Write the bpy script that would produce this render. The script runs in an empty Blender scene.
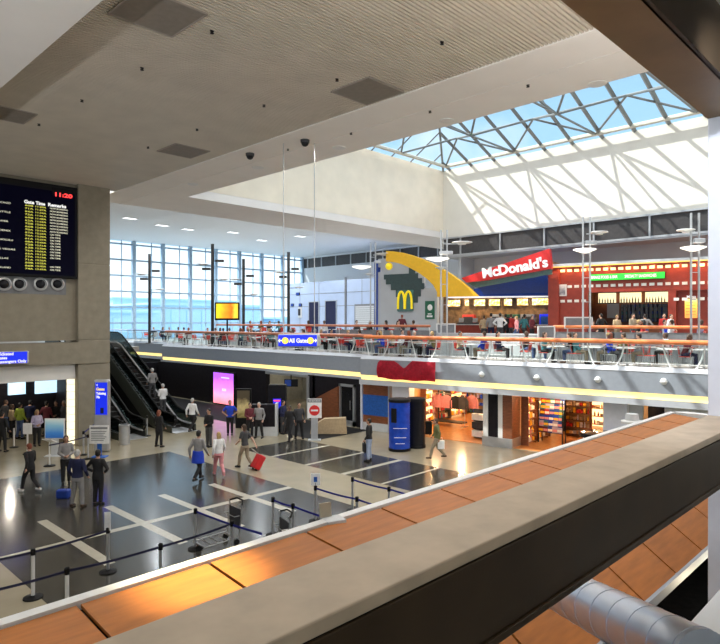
import bpy, bmesh, math, random
from mathutils import Vector, Matrix
R = random.Random(11)
PI = math.pi
rad = math.radians
sc = bpy.context.scene
COL = sc.collection

# ------------------------------------------------------------------ camera
EYE = 5.65
YAW = math.atan2(0.716, 0.698)            # clockwise from +Y
FX, FY = math.sin(YAW), math.cos(YAW)     # forward
FOC = 615.0
cam_d = bpy.data.cameras.new('camera')
cam = bpy.data.objects.new('camera', cam_d)
COL.objects.link(cam)
cam.location = (0, 0, EYE)
cam.rotation_euler = (PI/2, 0, -YAW)
cam_d.sensor_width = 36.0
cam_d.lens = 36.0*FOC/720.0
cam_d.clip_start = 0.05
cam_d.clip_end = 2000
sc.camera = cam
CAMROT = -YAW

def ray(px, py):
    a = (px-360.0)/FOC
    b = (322.0-py)/FOC
    return Vector((FX + FY*a, FY - FX*a, b))
def at_z(px, py, z=0.0):
    d = ray(px, py); t = (z-EYE)/d.z
    return Vector((d.x*t, d.y*t, z))
def at_d(px, py, Y):
    d = ray(px, py)
    return Vector((d.x*Y, d.y*Y, EYE+d.z*Y))
def at_gx(px, py, g):
    d = ray(px, py); t = g/d.x
    return Vector((g, d.y*t, EYE+d.z*t))
def at_gy(px, py, g):
    d = ray(px, py); t = g/d.y
    return Vector((d.x*t, g, EYE+d.z*t))
def depth_of(p):
    return p[0]*FX + p[1]*FY
def px_of(p):
    Y = depth_of(p)
    return 360 + FOC*(p[0]*FY - p[1]*FX)/Y

# ------------------------------------------------------------------ materials
M = {}
EM = 0.6
def mat(name, col, rough=0.6, metal=0.0, var=0.08, scale=6.0, emit=None, est=0.0, stretch=None, bump=0.0, spec=0.5, coat=0.0, trans=0.0):
    m = bpy.data.materials.new(name); m.use_nodes = True
    nt = m.node_tree; b = nt.nodes['Principled BSDF']
    tc = nt.nodes.new('ShaderNodeTexCoord'); mp = nt.nodes.new('ShaderNodeMapping')
    if stretch: mp.inputs['Scale'].default_value = stretch
    n = nt.nodes.new('ShaderNodeTexNoise'); n.inputs['Scale'].default_value = scale; n.inputs['Detail'].default_value = 3.0
    r = nt.nodes.new('ShaderNodeValToRGB')
    r.color_ramp.elements[0].position = 0.3; r.color_ramp.elements[1].position = 0.7
    r.color_ramp.elements[0].color = tuple(max(0, c*(1-var)) for c in col)+(1,)
    r.color_ramp.elements[1].color = tuple(min(1, c*(1+var)) for c in col)+(1,)
    nt.links.new(tc.outputs['Object'], mp.inputs['Vector']); nt.links.new(mp.outputs['Vector'], n.inputs['Vector'])
    nt.links.new(n.outputs['Fac'], r.inputs['Fac']); nt.links.new(r.outputs['Color'], b.inputs['Base Color'])
    b.inputs['Roughness'].default_value = rough; b.inputs['Metallic'].default_value = metal
    b.inputs['Specular IOR Level'].default_value = spec
    b.inputs['Coat Weight'].default_value = coat
    b.inputs['Transmission Weight'].default_value = trans
    if emit:
        b.inputs['Emission Color'].default_value = tuple(emit)+(1,); b.inputs['Emission Strength'].default_value = est*EM
    if bump:
        bp = nt.nodes.new('ShaderNodeBump'); bp.inputs['Strength'].default_value = bump; bp.inputs['Distance'].default_value = 0.01
        nt.links.new(n.outputs['Fac'], bp.inputs['Height']); nt.links.new(bp.outputs['Normal'], b.inputs['Normal'])
    M[name] = m
    return m
def glassmat(name, tint, op, rough=0.03):
    m = bpy.data.materials.new(name); m.use_nodes = True
    nt = m.node_tree; nt.nodes.clear()
    o = nt.nodes.new('ShaderNodeOutputMaterial'); t = nt.nodes.new('ShaderNodeBsdfTransparent'); g = nt.nodes.new('ShaderNodeBsdfGlossy')
    x = nt.nodes.new('ShaderNodeMixShader'); f = nt.nodes.new('ShaderNodeLayerWeight'); f.inputs['Blend'].default_value = 0.5
    pw = nt.nodes.new('ShaderNodeMath'); pw.operation = 'POWER'; pw.inputs[1].default_value = 5.0
    mu = nt.nodes.new('ShaderNodeMath'); mu.operation = 'MULTIPLY_ADD'; mu.inputs[1].default_value = 0.6; mu.inputs[2].default_value = op
    t.inputs['Color'].default_value = tuple(tint)+(1,); g.inputs['Roughness'].default_value = rough
    nt.links.new(f.outputs['Facing'], pw.inputs[0]); nt.links.new(pw.outputs[0], mu.inputs[0]); nt.links.new(mu.outputs[0], x.inputs['Fac'])
    nt.links.new(t.outputs[0], x.inputs[1]); nt.links.new(g.outputs[0], x.inputs[2]); nt.links.new(x.outputs[0], o.inputs['Surface'])
    M[name] = m
    return m
def gradmat(name, stops, axis='Z', lo=-1.0, hi=1.0, est=0.0, noise=0.0, nscale=2.0, rough=0.4):
    """a printed or backlit face whose own artwork is a colour gradient"""
    m = bpy.data.materials.new(name); m.use_nodes = True
    nt = m.node_tree; b = nt.nodes['Principled BSDF']
    tc = nt.nodes.new('ShaderNodeTexCoord'); sp = nt.nodes.new('ShaderNodeSeparateXYZ'); mr = nt.nodes.new('ShaderNodeMapRange')
    mr.inputs['From Min'].default_value = lo; mr.inputs['From Max'].default_value = hi
    nt.links.new(tc.outputs['Object'], sp.inputs[0]); nt.links.new(sp.outputs[axis], mr.inputs['Value'])
    n = nt.nodes.new('ShaderNodeTexNoise'); n.inputs['Scale'].default_value = nscale
    nt.links.new(tc.outputs['Object'], n.inputs['Vector'])
    ma = nt.nodes.new('ShaderNodeMath'); ma.operation = 'MULTIPLY_ADD'; ma.inputs[1].default_value = noise
    nt.links.new(n.outputs['Fac'], ma.inputs[0]); nt.links.new(mr.outputs[0], ma.inputs[2])
    r = nt.nodes.new('ShaderNodeValToRGB')
    els = r.color_ramp.elements
    while len(els) < len(stops): els.new(0.5)
    for e, (p, c) in zip(els, stops): e.position = p; e.color = tuple(c)+(1,)
    nt.links.new(ma.outputs[0], r.inputs['Fac']); nt.links.new(r.outputs['Color'], b.inputs['Base Color'])
    b.inputs['Roughness'].default_value = rough
    if est:
        nt.links.new(r.outputs['Color'], b.inputs['Emission Color']); b.inputs['Emission Strength'].default_value = est*EM
    M[name] = m
    return m

mat('granite', (0.050, 0.047, 0.040), 0.16, var=0.3, scale=2.5)
mat('cream_floor', (0.34, 0.295, 0.205), 0.22, var=0.07, scale=1.2)
mat('stripe_floor', (0.48, 0.45, 0.37), 0.25, var=0.05)
mat('dark_floor', (0.018, 0.017, 0.017), 0.7, var=0.3, spec=0.1)
mat('tan_floor', (0.55, 0.24, 0.08), 0.25, var=0.15)
mat('concrete', (0.27, 0.24, 0.185), 0.8, var=0.10, scale=3.0, bump=0.1)
mat('plaster', (0.80, 0.78, 0.75), 0.85, var=0.03, scale=2.0)
mat('cream_plaster', (0.83, 0.79, 0.70), 0.85, var=0.03, scale=1.0)
mat('warm_plaster', (0.93, 0.85, 0.70), 0.85, var=0.05, scale=1.0)
mat('soffit', (0.90, 0.87, 0.84), 0.75, var=0.02, scale=1.0)
mat('slat', (0.62, 0.56, 0.47), 0.55, var=0.06, scale=1.0)
mat('slat_gap', (0.10, 0.085, 0.07), 0.9)
mat('vent', (0.23, 0.20, 0.17), 0.7)
mat('ledge_stone', (0.45, 0.36, 0.265), 0.6, var=0.12, scale=5.0)
mat('bronze', (0.045, 0.028, 0.014), 0.55, 0.25, var=0.2, scale=2.0, spec=0.25)
mat('bronze_soffit', (0.21, 0.14, 0.065), 0.5, 0.2, var=0.15, scale=2.0)
mat('dark_metal', (0.035, 0.033, 0.032), 0.45, 0.5)
mat('black', (0.012, 0.012, 0.013), 0.5, spec=0.1)
mat('gloss_black', (0.012, 0.012, 0.016), 0.15, spec=0.25)
mat('wood_panel', (0.42, 0.14, 0.026), 0.42, var=0.15, scale=2.0, stretch=(1.0, 7.0, 7.0), spec=0.25)
mat('white_metal', (0.78, 0.78, 0.77), 0.4, 0.1, var=0.02)
mat('blue_white', (0.80, 0.82, 0.90), 0.5, var=0.03)
mat('steel', (0.62, 0.62, 0.63), 0.28, 0.9, var=0.05)
mat('satin_steel', (0.55, 0.56, 0.58), 0.4, 0.7, var=0.05)
mat('duct', (0.62, 0.67, 0.78), 0.3, 0.7, var=0.05)
mat('fascia', (0.30, 0.33, 0.38), 0.6, var=0.04)
mat('fascia_light', (0.50, 0.52, 0.56), 0.5, var=0.03)
mat('cove', (0.9, 0.78, 0.35), 0.6, emit=(1.0, 0.74, 0.25), est=1.15)
mat('dark_wall', (0.016, 0.014, 0.017), 0.5, var=0.2, spec=0.1)
mat('taupe_wall', (0.30, 0.29, 0.24), 0.8)
mat('brown_wood', (0.23, 0.075, 0.03), 0.45, var=0.25, scale=4, stretch=(1, 1, 6))
mat('orange_rail', (0.85, 0.24, 0.07), 0.35, var=0.15, scale=4, coat=0.3)
mat('orange_rail_dull', (0.52, 0.17, 0.08), 0.4, var=0.15, scale=4, coat=0.2)
glassmat('clear_glass', (0.93, 0.97, 0.97), 0.02)
glassmat('sky_glass', (0.90, 0.96, 1.0), 0.01)
glassmat('smoke_glass', (0.25, 0.30, 0.30), 0.05)
mat('mullion', (0.36, 0.50, 0.64), 0.5, 0.2)
mat('truss', (0.22, 0.24, 0.24), 0.5, 0.3)
mat('truss_light', (0.66, 0.64, 0.55), 0.5, 0.2)
mat('clerestory', (0.06, 0.055, 0.055), 0.3, var=0.15)
mat('pale_ceiling', (0.80, 0.81, 0.82), 0.8, var=0.02)
mat('grey_wall', (0.50, 0.52, 0.55), 0.8, var=0.04, scale=1)
mat('blue_grey_wall', (0.50, 0.60, 0.80), 0.6, var=0.04, scale=1)
mat('mezz_floor', (0.40, 0.37, 0.32), 0.4, var=0.06, scale=1)
mat('grey_panel', (0.20, 0.205, 0.22), 0.6, var=0.1)
mat('pale_panel', (0.62, 0.64, 0.66), 0.6, var=0.04)
mat('sign_blue', (0.01, 0.03, 0.75), 0.4, emit=(0.0, 0.02, 0.85), est=0.65)
mat('panel_blue', (0.012, 0.10, 0.42), 0.6, var=0.25, scale=14)
mat('kiosk_blue', (0.01, 0.05, 0.36), 0.15, var=0.3, scale=3, emit=(0.0, 0.05, 0.5), est=0.12)
mat('lit_white', (0.6, 0.6, 0.6), 0.5, emit=(1, 1, 1), est=0.75)
mat('letter_white', (0.85, 0.85, 0.85), 0.6, emit=(1, 1, 1), est=0.18)
mat('print_white', (0.85, 0.85, 0.85), 0.6)
mat('lit_yellow', (0.9, 0.7, 0.1), 0.5, emit=(1.0, 0.75, 0.08), est=0.8)
mat('lit_amber', (0.9, 0.5, 0.1), 0.5, emit=(1.0, 0.55, 0.12), est=1.5)
mat('led_yellow', (0.5, 0.5, 0.05), 0.5, emit=(0.85, 0.82, 0.12), est=0.85)
mat('led_white', (0.6, 0.6, 0.5), 0.5, emit=(0.85, 0.82, 0.62), est=0.75)
mat('led_red', (0.6, 0.02, 0.02), 0.5, emit=(1.0, 0.05, 0.05), est=2.2)
mat('glass_block', (0.9, 0.86, 0.7), 0.4, emit=(1.0, 0.9, 0.62), est=1.3)
mat('lamp_glow', (1, 0.9, 0.7), 0.5, emit=(1.0, 0.88, 0.65), est=9.0)
mat('lit_green', (0.02, 0.6, 0.05), 0.5, emit=(0.01, 0.75, 0.03), est=1.0)
mat('red_tile', (0.27, 0.032, 0.016), 0.45, var=0.15, scale=3)
mat('red_paint', (0.72, 0.03, 0.03), 0.4, var=0.06)
mat('mustard', (0.92, 0.50, 0.02), 0.5, var=0.05)
mat('arch_yellow', (0.95, 0.72, 0.02), 0.4, emit=(0.95, 0.7, 0.0), est=0.35)
mat('teal', (0.10, 0.20, 0.20), 0.6, var=0.1)
mat('dark_teal', (0.045, 0.08, 0.085), 0.6, var=0.1)
mat('deep_blue', (0.012, 0.06, 0.36), 0.5, var=0.15)
mat('sign_green', (0.015, 0.13, 0.07), 0.5)
mat('red_cloth', (0.55, 0.018, 0.045), 0.75, var=0.2, scale=8)
mat('chair_red', (0.68, 0.055, 0.04), 0.45, var=0.08)
mat('chair_grey', (0.52, 0.52, 0.52), 0.5, var=0.06)
mat('table_white', (0.82, 0.81, 0.78), 0.35, var=0.03)
mat('belt_blue', (0.012, 0.015, 0.24), 0.7)
mat('belt_navy', (0.012, 0.012, 0.05), 0.7)
mat('red_case', (0.55, 0.012, 0.018), 0.4)
mat('blue_bag', (0.01, 0.05, 0.35), 0.6)
mat('rubber', (0.02, 0.02, 0.02), 0.8, spec=0.1)
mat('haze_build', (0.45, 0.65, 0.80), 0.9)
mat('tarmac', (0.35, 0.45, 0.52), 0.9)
# clothing, skin and hair
for n_, c_ in dict(navy=(0.012, 0.016, 0.06), black_cloth=(0.012, 0.012, 0.014), charcoal=(0.05, 0.05, 0.055), grey_cloth=(0.26, 0.25, 0.25),
                   khaki=(0.30, 0.25, 0.18), jeans=(0.07, 0.11, 0.24), pale_jeans=(0.30, 0.36, 0.50), white_cloth=(0.75, 0.75, 0.76),
                   royal=(0.012, 0.05, 0.50), red_shirt=(0.50, 0.03, 0.03), pink_cloth=(0.70, 0.28, 0.30), tan_cloth=(0.48, 0.36, 0.22),
                   olive=(0.14, 0.14, 0.05), lime=(0.38, 0.48, 0.06), maroon=(0.13, 0.02, 0.03), teal_cloth=(0.05, 0.20, 0.22), lilac=(0.40, 0.36, 0.52)).items():
    mat(n_, c_, 0.85, var=0.12, scale=9)
for n_, c_ in dict(skin_light=(0.60, 0.36, 0.26), skin_tan=(0.42, 0.23, 0.15), skin_dark=(0.12, 0.06, 0.04)).items():
    mat(n_, c_, 0.55, var=0.06, scale=12)
for n_, c_ in dict(hair_black=(0.012, 0.01, 0.009), hair_brown=(0.06, 0.032, 0.018), hair_auburn=(0.22, 0.055, 0.025), hair_grey=(0.42, 0.41, 0.40), hair_blond=(0.42, 0.28, 0.12)).items():
    mat(n_, c_, 0.6, var=0.2, scale=30)
mat('eye_dark', (0.02, 0.015, 0.012), 0.2)
mat('lip', (0.40, 0.13, 0.11), 0.5)

# ------------------------------------------------------------------ mesh builder
class MB:
    def __init__(s):
        s.v = []; s.f = []; s.m = []; s.cur = 0; s.X = None
    def _add(s, vs, fs):
        b = len(s.v)
        for p in vs:
            p = Vector(p)
            if s.X is not None: p = s.X @ p
            s.v.append(p)
        for f in fs:
            s.f.append([b+i for i in f]); s.m.append(s.cur)
    def box(s, x0, x1, y0, y1, z0, z1, bev=0.0):
        if x0 > x1: x0, x1 = x1, x0
        if y0 > y1: y0, y1 = y1, y0
        if z0 > z1: z0, z1 = z1, z0
        if bev <= 0:
            vs = [(x, y, z) for z in (z0, z1) for y in (y0, y1) for x in (x0, x1)]
            s._add(vs, [(0, 2, 3, 1), (4, 5, 7, 6), (0, 1, 5, 4), (2, 6, 7, 3), (0, 4, 6, 2), (1, 3, 7, 5)])
            return s
        bm = bmesh.new()
        bmesh.ops.create_cube(bm, size=1.0)
        for v in bm.verts:
            v.co = Vector(((x0+x1)/2+v.co.x*(x1-x0), (y0+y1)/2+v.co.y*(y1-y0), (z0+z1)/2+v.co.z*(z1-z0)))
        bmesh.ops.bevel(bm, geom=bm.edges[:], offset=bev, segments=2, profile=0.5, affect='EDGES')
        s.bm(bm)
        return s
    def bm(s, bm):
        bm.verts.index_update()
        s._add([v.co.copy() for v in bm.verts], [[v.index for v in f.verts] for f in bm.faces])
        bm.free()
        return s
    def tube(s, pts, r, n=8, cap=True):
        pts = [Vector(p) for p in pts]
        rs = r if isinstance(r, (list, tuple)) else [r]*len(pts)
        up = None; rings = []
        for i, p in enumerate(pts):
            a = pts[i]-pts[i-1] if i > 0 else pts[1]-pts[0]
            b = pts[i+1]-pts[i] if i < len(pts)-1 else a
            t = (a.normalized()+b.normalized())
            t = t.normalized() if t.length > 1e-6 else a.normalized()
            if up is None:
                up = Vector((0, 0, 1)) if abs(t.z) < 0.9 else Vector((1, 0, 0))
            u = (up - t*up.dot(t)).normalized(); w = t.cross(u); up = u
            rings.append([p + (u*math.cos(2*PI*k/n) + w*math.sin(2*PI*k/n))*rs[i] for k in range(n)])
        vs = [q for g in rings for q in g]
        fs = []
        for i in range(len(rings)-1):
            for k in range(n):
                fs.append((i*n+k, i*n+(k+1) % n, (i+1)*n+(k+1) % n, (i+1)*n+k))
        if cap:
            fs.append(tuple(range(n))[::-1]); fs.append(tuple((len(rings)-1)*n+k for k in range(n)))
        s._add(vs, fs)
        return s
    def loft(s, rings, n=16):
        """rings: (centre, rx, ry) elliptical rings, stacked"""
        vs = []; fs = []
        for c, rx, ry in rings:
            for k in range(n):
                a = 2*PI*k/n
                vs.append((c[0]+rx*math.cos(a), c[1]+ry*math.sin(a), c[2]))
        for i in range(len(rings)-1):
            for k in range(n):
                fs.append((i*n+k, i*n+(k+1) % n, (i+1)*n+(k+1) % n, (i+1)*n+k))
        fs.append(tuple(range(n))[::-1]); fs.append(tuple((len(rings)-1)*n+k for k in range(n)))
        s._add(vs, fs)
        return s
    def lathe(s, prof, n=20, c=(0, 0, 0)):
        s.loft([((c[0], c[1], c[2]+z), max(r, 1e-4), max(r, 1e-4)) for r, z in prof], n)
        return s
    def ell(s, c, r, nu=14, nv=9, tilt=None):
        vs = []; fs = []
        for j in range(1, nv):
            th = PI*j/nv
            for k in range(nu):
                a = 2*PI*k/nu
                vs.append(Vector((r[0]*math.sin(th)*math.cos(a), r[1]*math.sin(th)*math.sin(a), -r[2]*math.cos(th))))
        vs.append(Vector((0, 0, -r[2]))); vs.append(Vector((0, 0, r[2])))
        if tilt is not None: vs = [tilt @ q for q in vs]
        vs = [q+Vector(c) for q in vs]
        for j in range(nv-2):
            for k in range(nu):
                fs.append((j*nu+k, j*nu+(k+1) % nu, (j+1)*nu+(k+1) % nu, (j+1)*nu+k))
        a, b = len(vs)-2, len(vs)-1
        for k in range(nu):
            fs.append((a, (k+1) % nu, k)); fs.append((b, (nv-2)*nu+k, (nv-2)*nu+(k+1) % nu))
        s._add(vs, fs)
        return s
    def prism(s, pts, d0, d1, plane='xz'):
        """outline in a plane, given thickness along the third axis"""
        n = len(pts)
        def q(p, d):
            return (p[0], d, p[1]) if plane == 'xz' else ((p[0], p[1], d) if plane == 'xy' else (d, p[0], p[1]))
        vs = [q(p, d0) for p in pts]+[q(p, d1) for p in pts]
        fs = [tuple(range(n)), tuple(range(2*n-1, n-1, -1))]
        for i in range(n):
            j = (i+1) % n
            fs.append((i, n+i, n+j, j))
        s._add(vs, fs)
        return s
    def mesh(s, name, mats, smooth=False):
        me = bpy.data.meshes.new(name)
        me.from_pydata([tuple(p) for p in s.v], [], s.f)
        for m in (mats if isinstance(mats, (list, tuple)) else [mats]):
            me.materials.append(M[m] if isinstance(m, str) else m)
        for p, i in zip(me.polygons, s.m):
            p.material_index = i; p.use_smooth = smooth
        bm = bmesh.new(); bm.from_mesh(me)
        bmesh.ops.recalc_face_normals(bm, faces=bm.faces[:])
        bm.to_mesh(me); bm.free()
        if smooth: 
            try: me.set_sharp_from_angle(angle=rad(40))
            except Exception: pass
        return me
    def build(s, name, mats, parent=None, loc=(0, 0, 0), rz=0.0, smooth=False):
        o = bpy.data.objects.new(name, s.mesh(name, mats, smooth))
        COL.objects.link(o)
        o.location = loc; o.rotation_euler = (0, 0, rz)
        if parent is not None: o.parent = parent
        return o
def tag(o, label=None, cat=None, group=None, kind=None):
    if label: o['label'] = label
    if cat: o['category'] = cat
    if group: o['group'] = group
    if kind: o['kind'] = kind
    return o
def struct(o, label=None, cat=None):
    return tag(o, label, cat, None, 'structure')
def thing(name, loc, rz, label, cat, group=None):
    o = bpy.data.objects.new(name, None); COL.objects.link(o)
    o.location = loc; o.rotation_euler = (0, 0, rz); o.empty_display_size = 0.1
    return tag(o, label, cat, group)
def copy_tree(o, parent=None):
    c = o.copy(); COL.objects.link(c)
    if parent is not None: c.parent = parent
    for ch in list(o.children): copy_tree(ch, c)
    return c
def text(body, size, m, parent, x, y, z, align='LEFT', ext=0.006, off=0.0, tilt=0.0, sx=1.0, name='lettering', lead=1.0, shear=0.0, fit=None, fy=True):
    cu = bpy.data.curves.new(name, 'FONT'); cu.body = body; cu.size = size; cu.extrude = ext; cu.offset = off
    cu.align_x = align; cu.space_line = lead; cu.shear = shear; cu.resolution_u = 3
    c_ = bpy.data.objects.new(name, cu); COL.objects.link(c_)
    me = bpy.data.meshes.new_from_object(c_.evaluated_get(bpy.context.evaluated_depsgraph_get()))
    bpy.data.objects.remove(c_); bpy.data.curves.remove(cu)
    me.materials.clear(); me.materials.append(M[m])
    if fit:
        xs_ = [v.co.x for v in me.vertices]; k = fit/(max(xs_)-min(xs_)); x0 = min(xs_)
        for v in me.vertices: v.co.x = (v.co.x-x0)*k; v.co.y *= (k*0.98 if fy else 1.0)
    o = bpy.data.objects.new(name, me); COL.objects.link(o)
    o.location = (x, y, z); o.rotation_euler = (PI/2, -tilt, 0); o.scale = (sx, 1, 1)
    if parent is not None: o.parent = parent
    return o
ORD = ['first', 'second', 'third', 'fourth', 'fifth', 'sixth', 'seventh', 'eighth', 'ninth', 'tenth', 'eleventh', 'twelfth', 'thirteenth', 'fourteenth',
       'fifteenth', 'sixteenth', 'seventeenth', 'eighteenth', 'nineteenth', 'twentieth', 'twenty-first', 'twenty-second', 'twenty-third', 'twenty-fourth',
       'twenty-fifth', 'twenty-sixth', 'twenty-seventh', 'twenty-eighth', 'twenty-ninth', 'thirtieth']
def ordinal_labels(objs, fmt):
    """label each of a look-alike family by its place along the row, as seen from the camera"""
    objs = sorted(objs, key=lambda o: px_of(o.location))
    for i, o in enumerate(objs):
        o['label'] = fmt.replace('#', ORD[i] if i < 30 else 'number %d' % (i+1))
    return objs
class Frame:
    """a local frame: x to the picture's right along a wall, y away, z up"""
    def __init__(s, ox, oy, ang, oz=0.0):
        s.o = Vector((ox, oy, oz)); s.a = ang
        s.u = Vector((math.cos(ang), math.sin(ang), 0)); s.n = Vector((-math.sin(ang), math.cos(ang), 0))
    def W(s, x, y=0.0, z=0.0):
        return s.o + s.u*x + s.n*y + Vector((0, 0, z))
    def hit(s, px, py, d=0.0):
        r = ray(px, py); c = Vector((0, 0, EYE))
        t = (s.o + s.n*d - c).dot(s.n)/r.dot(s.n)
        p = c + r*t
        return (p-s.o).dot(s.u), p.z - s.o.z
    def x(s, px, d=0.0): return s.hit(px, 322, d)[0]
    def z(s, px, py, d=0.0): return s.hit(px, py, d)[1]
    def put(s, mb, name, mats, parent=None, smooth=False):
        return mb.build(name, mats, parent, s.o if parent is None else (0, 0, 0), s.a if parent is None else 0.0, smooth)
FC = Frame(22.8, 22.2, math.atan2(-0.99, 0.127))          # front edge of the mezzanine, near half
FB = Frame(23.8, 45.0, -PI/2)                              # far half of the edge
FS = Frame(33.6, 17.07, math.atan2(-0.978, 0.21))         # food-court shop fronts
MZ = 3.85                                                  # mezzanine floor
UZ = 4.40                                                  # raised terrace
CZ = 11.9                                                  # main ceiling
# ================================================================== SETTING
# ---- lobby floor: cells of dark granite, cream and pale stripes
gxb = [-6, 4.45, 6.08, 6.34, 7.98, 8.24, 9.74, 10.0, 11.6, 11.86, 13.4, 15.9, 19.2, 19.6, 23.3, 62]
gyb = [-12, 5.5, 10.0, 12.1, 12.3, 14.2, 14.38, 14.5, 16.28, 16.53, 18.42, 18.58, 18.7, 20.6, 20.76, 22.0, 22.8, 24.7, 40, 62]
def floor_kind(x, y):
    if 15.9 < x < 19.2 and 10 < y < 22.8:
        for c in (12.2, 14.44, 16.4, 18.5, 20.68):
            if abs(y-c) < 0.11: return 2
        return 0
    if x > 23.3: return 1
    if 19.6 < x < 23.3 and y > 22.0: return 3
    if x < 13.4:
        if y > 24.7: return 1
        if 16.28 < y < 16.53: return 2
        if y < 16.28 and x < 4.45: return 1
        if y < 5.5: return 3
        if 14.2 < y < 18.7:
            for a, b in ((6.08, 6.34), (7.98, 8.24), (9.74, 10.0), (11.6, 11.86)):
                if a < x < b: return 2
        return 0
    return 3 if y < 5.5 else 1  # floor under the panelled roof is set to the dark colour
fb = MB()
for i in range(len(gxb)-1):
    for j in range(len(gyb)-1):
        fb.cur = floor_kind((gxb[i]+gxb[i+1])/2, (gyb[j]+gyb[j+1])/2)
        fb._add([(gxb[i], gyb[j], 0), (gxb[i+1], gyb[j], 0), (gxb[i+1], gyb[j+1], 0), (gxb[i], gyb[j+1], 0)], [(0, 1, 2, 3)])
fb.cur = 1; fb.box(-6, 62, -12, 62, -0.3, -0.02)
struct(fb.build('floor', ['granite', 'cream_floor', 'stripe_floor', 'dark_floor']))

# ---- slatted main ceiling and its white margins
cb = MB()
cb.box(4.7, 12.95, -10, 29.2, CZ+0.10, CZ+0.4)
cb.cur = 1
y = -3.0
while y < 29.1:
    cb.box(4.7, 12.95, y, y+0.058, CZ+0.03, CZ+0.10); y += 0.104
struct(cb.build('ceiling', ['slat_gap', 'slat']))
b = MB(); b.box(-6, 4.7, -10, 29.2, 11.45, 12.3); b.box(4.7, 4.78, -10, 29.2, 11.62, 12.3)
struct(b.build('ceiling_bulkhead', 'soffit'))
b = MB(); b.box(12.95, 14.33, -12, 31.8, CZ, CZ+0.45); b.box(14.37, 16.0, -12, 31.8, CZ, CZ+0.45); b.box(14.33, 14.37, -12, 31.8, CZ+0.05, CZ+0.45)
b.box(16.0, 52, 27.6, 31.8, CZ, CZ+0.45)
struct(b.build('ceiling_soffit', 'soffit'))
b = MB(); b.box(6, 62, 31.8, 62, 14.0, 14.3); b.box(6, 52, 31.7, 31.8, CZ+0.45, 14.3)
struct(b.build('ceiling_hall', 'pale_ceiling'))
b = MB(); b.box(12.6, 22, 31.8, 32.2, CZ+0.9, CZ+1.1); struct(b.build('trim_dark_slot', 'black'))
# ---- skylight well
SK = 16.9
b = MB(); b.box(16.0, 37.3, 27.6, 27.8, CZ+0.44, SK); struct(b.build('wall_well_left', 'warm_plaster'))
b = MB(); b.box(37.2, 37.5, -12, 27.6, CZ, SK); struct(b.build('wall_well_far', 'cream_plaster'))
b = MB(); b.box(15.8, 16.0, -12, 27.8, CZ+0.45, SK); struct(b.build('wall_well_near', 'plaster'))
b = MB(); b.box(15.8, 37.5, -12.2, -12, CZ, SK); struct(b.build('wall_well_right', 'plaster'))
# ---- far wall under the well: dark clerestory, pale wall
b = MB(); b.box(39.2, 39.5, -12, 27.6, MZ, 10.55); b.box(37.2, 39.5, -12, 27.6, 10.4, 10.54); struct(b.build('wall_far', 'grey_wall'))  # lower wall set back under an overhang shaped to shade it
b = MB(); b.box(37.28, 37.34, -12, 27.6, 10.55, CZ)
b.cur = 1
for k in range(12): b.box(37.18, 37.3, 26.0-k*3.3, 26.0-k*3.3+0.1, 10.55, CZ)
b.box(37.15, 37.3, -12, 27.6, 10.5, 10.62); b.box(37.15, 37.3, -12, 27.6, CZ-0.1, CZ)
struct(b.build('window_clerestory', ['clerestory', 'satin_steel']))
# ---- hall behind: side wall with clerestory, window wall
b = MB(); b.box(52, 52.3, 24, 61.3, MZ, 12.6); b.box(52, 52.3, 24, 61.3, 13.8, 14.0)
struct(b.build('wall_hall_side', 'pale_ceiling'))
b = MB(); b.box(52.05, 52.1, 24, 61.3, 12.6, 13.8); b.cur = 1
for k in range(13): b.box(51.95, 52.2, 60-k*2.6, 60.12-k*2.6, 12.6, 13.8)
struct(b.build('window_hall_clerestory', ['clerestory', 'satin_steel']))
b = MB(); b.box(37.5, 52, 26.2, 26.4, MZ, 12.3); struct(b.build('wall_hall_return', 'grey_wall'))
b = MB(); WX = [19.4+3.25*k for k in range(11)]; WZ = [MZ+0.1+1.61*k for k in range(7)]
for i, x in enumerate(WX):
    b.box(x-0.17, x+0.17, 60.85, 61.25, MZ, 14.0)
    if i < len(WX)-1: b.box(x+0.6*3.25-0.03, x+0.6*3.25+0.03, 60.95, 61.1, MZ, 14)
for z in WZ: b.box(20, 52.3, 60.95, 61.15, z-0.09, z+0.07)
wf = struct(b.build('window_1', 'mullion'))
b = MB(); b.box(20, 52.3, 61.03, 61.05, MZ, 14); b.build('pane', 'sky_glass', wf)
b = MB(); b.box(-6, 20, 60.9, 61.3, 0, 14); b.box(20, 62, 60.9, 61.3, 0, MZ); struct(b.build('wall_hall_end', 'grey_wall'))
# ---- outside: apron and pale terminal blocks seen through the glass
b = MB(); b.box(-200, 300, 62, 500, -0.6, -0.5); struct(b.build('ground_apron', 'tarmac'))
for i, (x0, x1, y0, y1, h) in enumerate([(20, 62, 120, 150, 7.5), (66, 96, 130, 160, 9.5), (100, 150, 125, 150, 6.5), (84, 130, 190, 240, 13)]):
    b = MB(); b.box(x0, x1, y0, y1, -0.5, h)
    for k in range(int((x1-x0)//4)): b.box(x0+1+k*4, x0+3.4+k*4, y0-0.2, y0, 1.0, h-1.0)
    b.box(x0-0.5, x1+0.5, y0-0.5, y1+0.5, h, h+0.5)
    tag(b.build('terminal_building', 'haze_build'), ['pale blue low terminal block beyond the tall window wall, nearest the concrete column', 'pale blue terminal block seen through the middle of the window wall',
        'low pale blue block seen through the right end of the window wall', 'taller pale blue building standing behind the other blocks outside'][i], 'building', 'terminal buildings outside')
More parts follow.
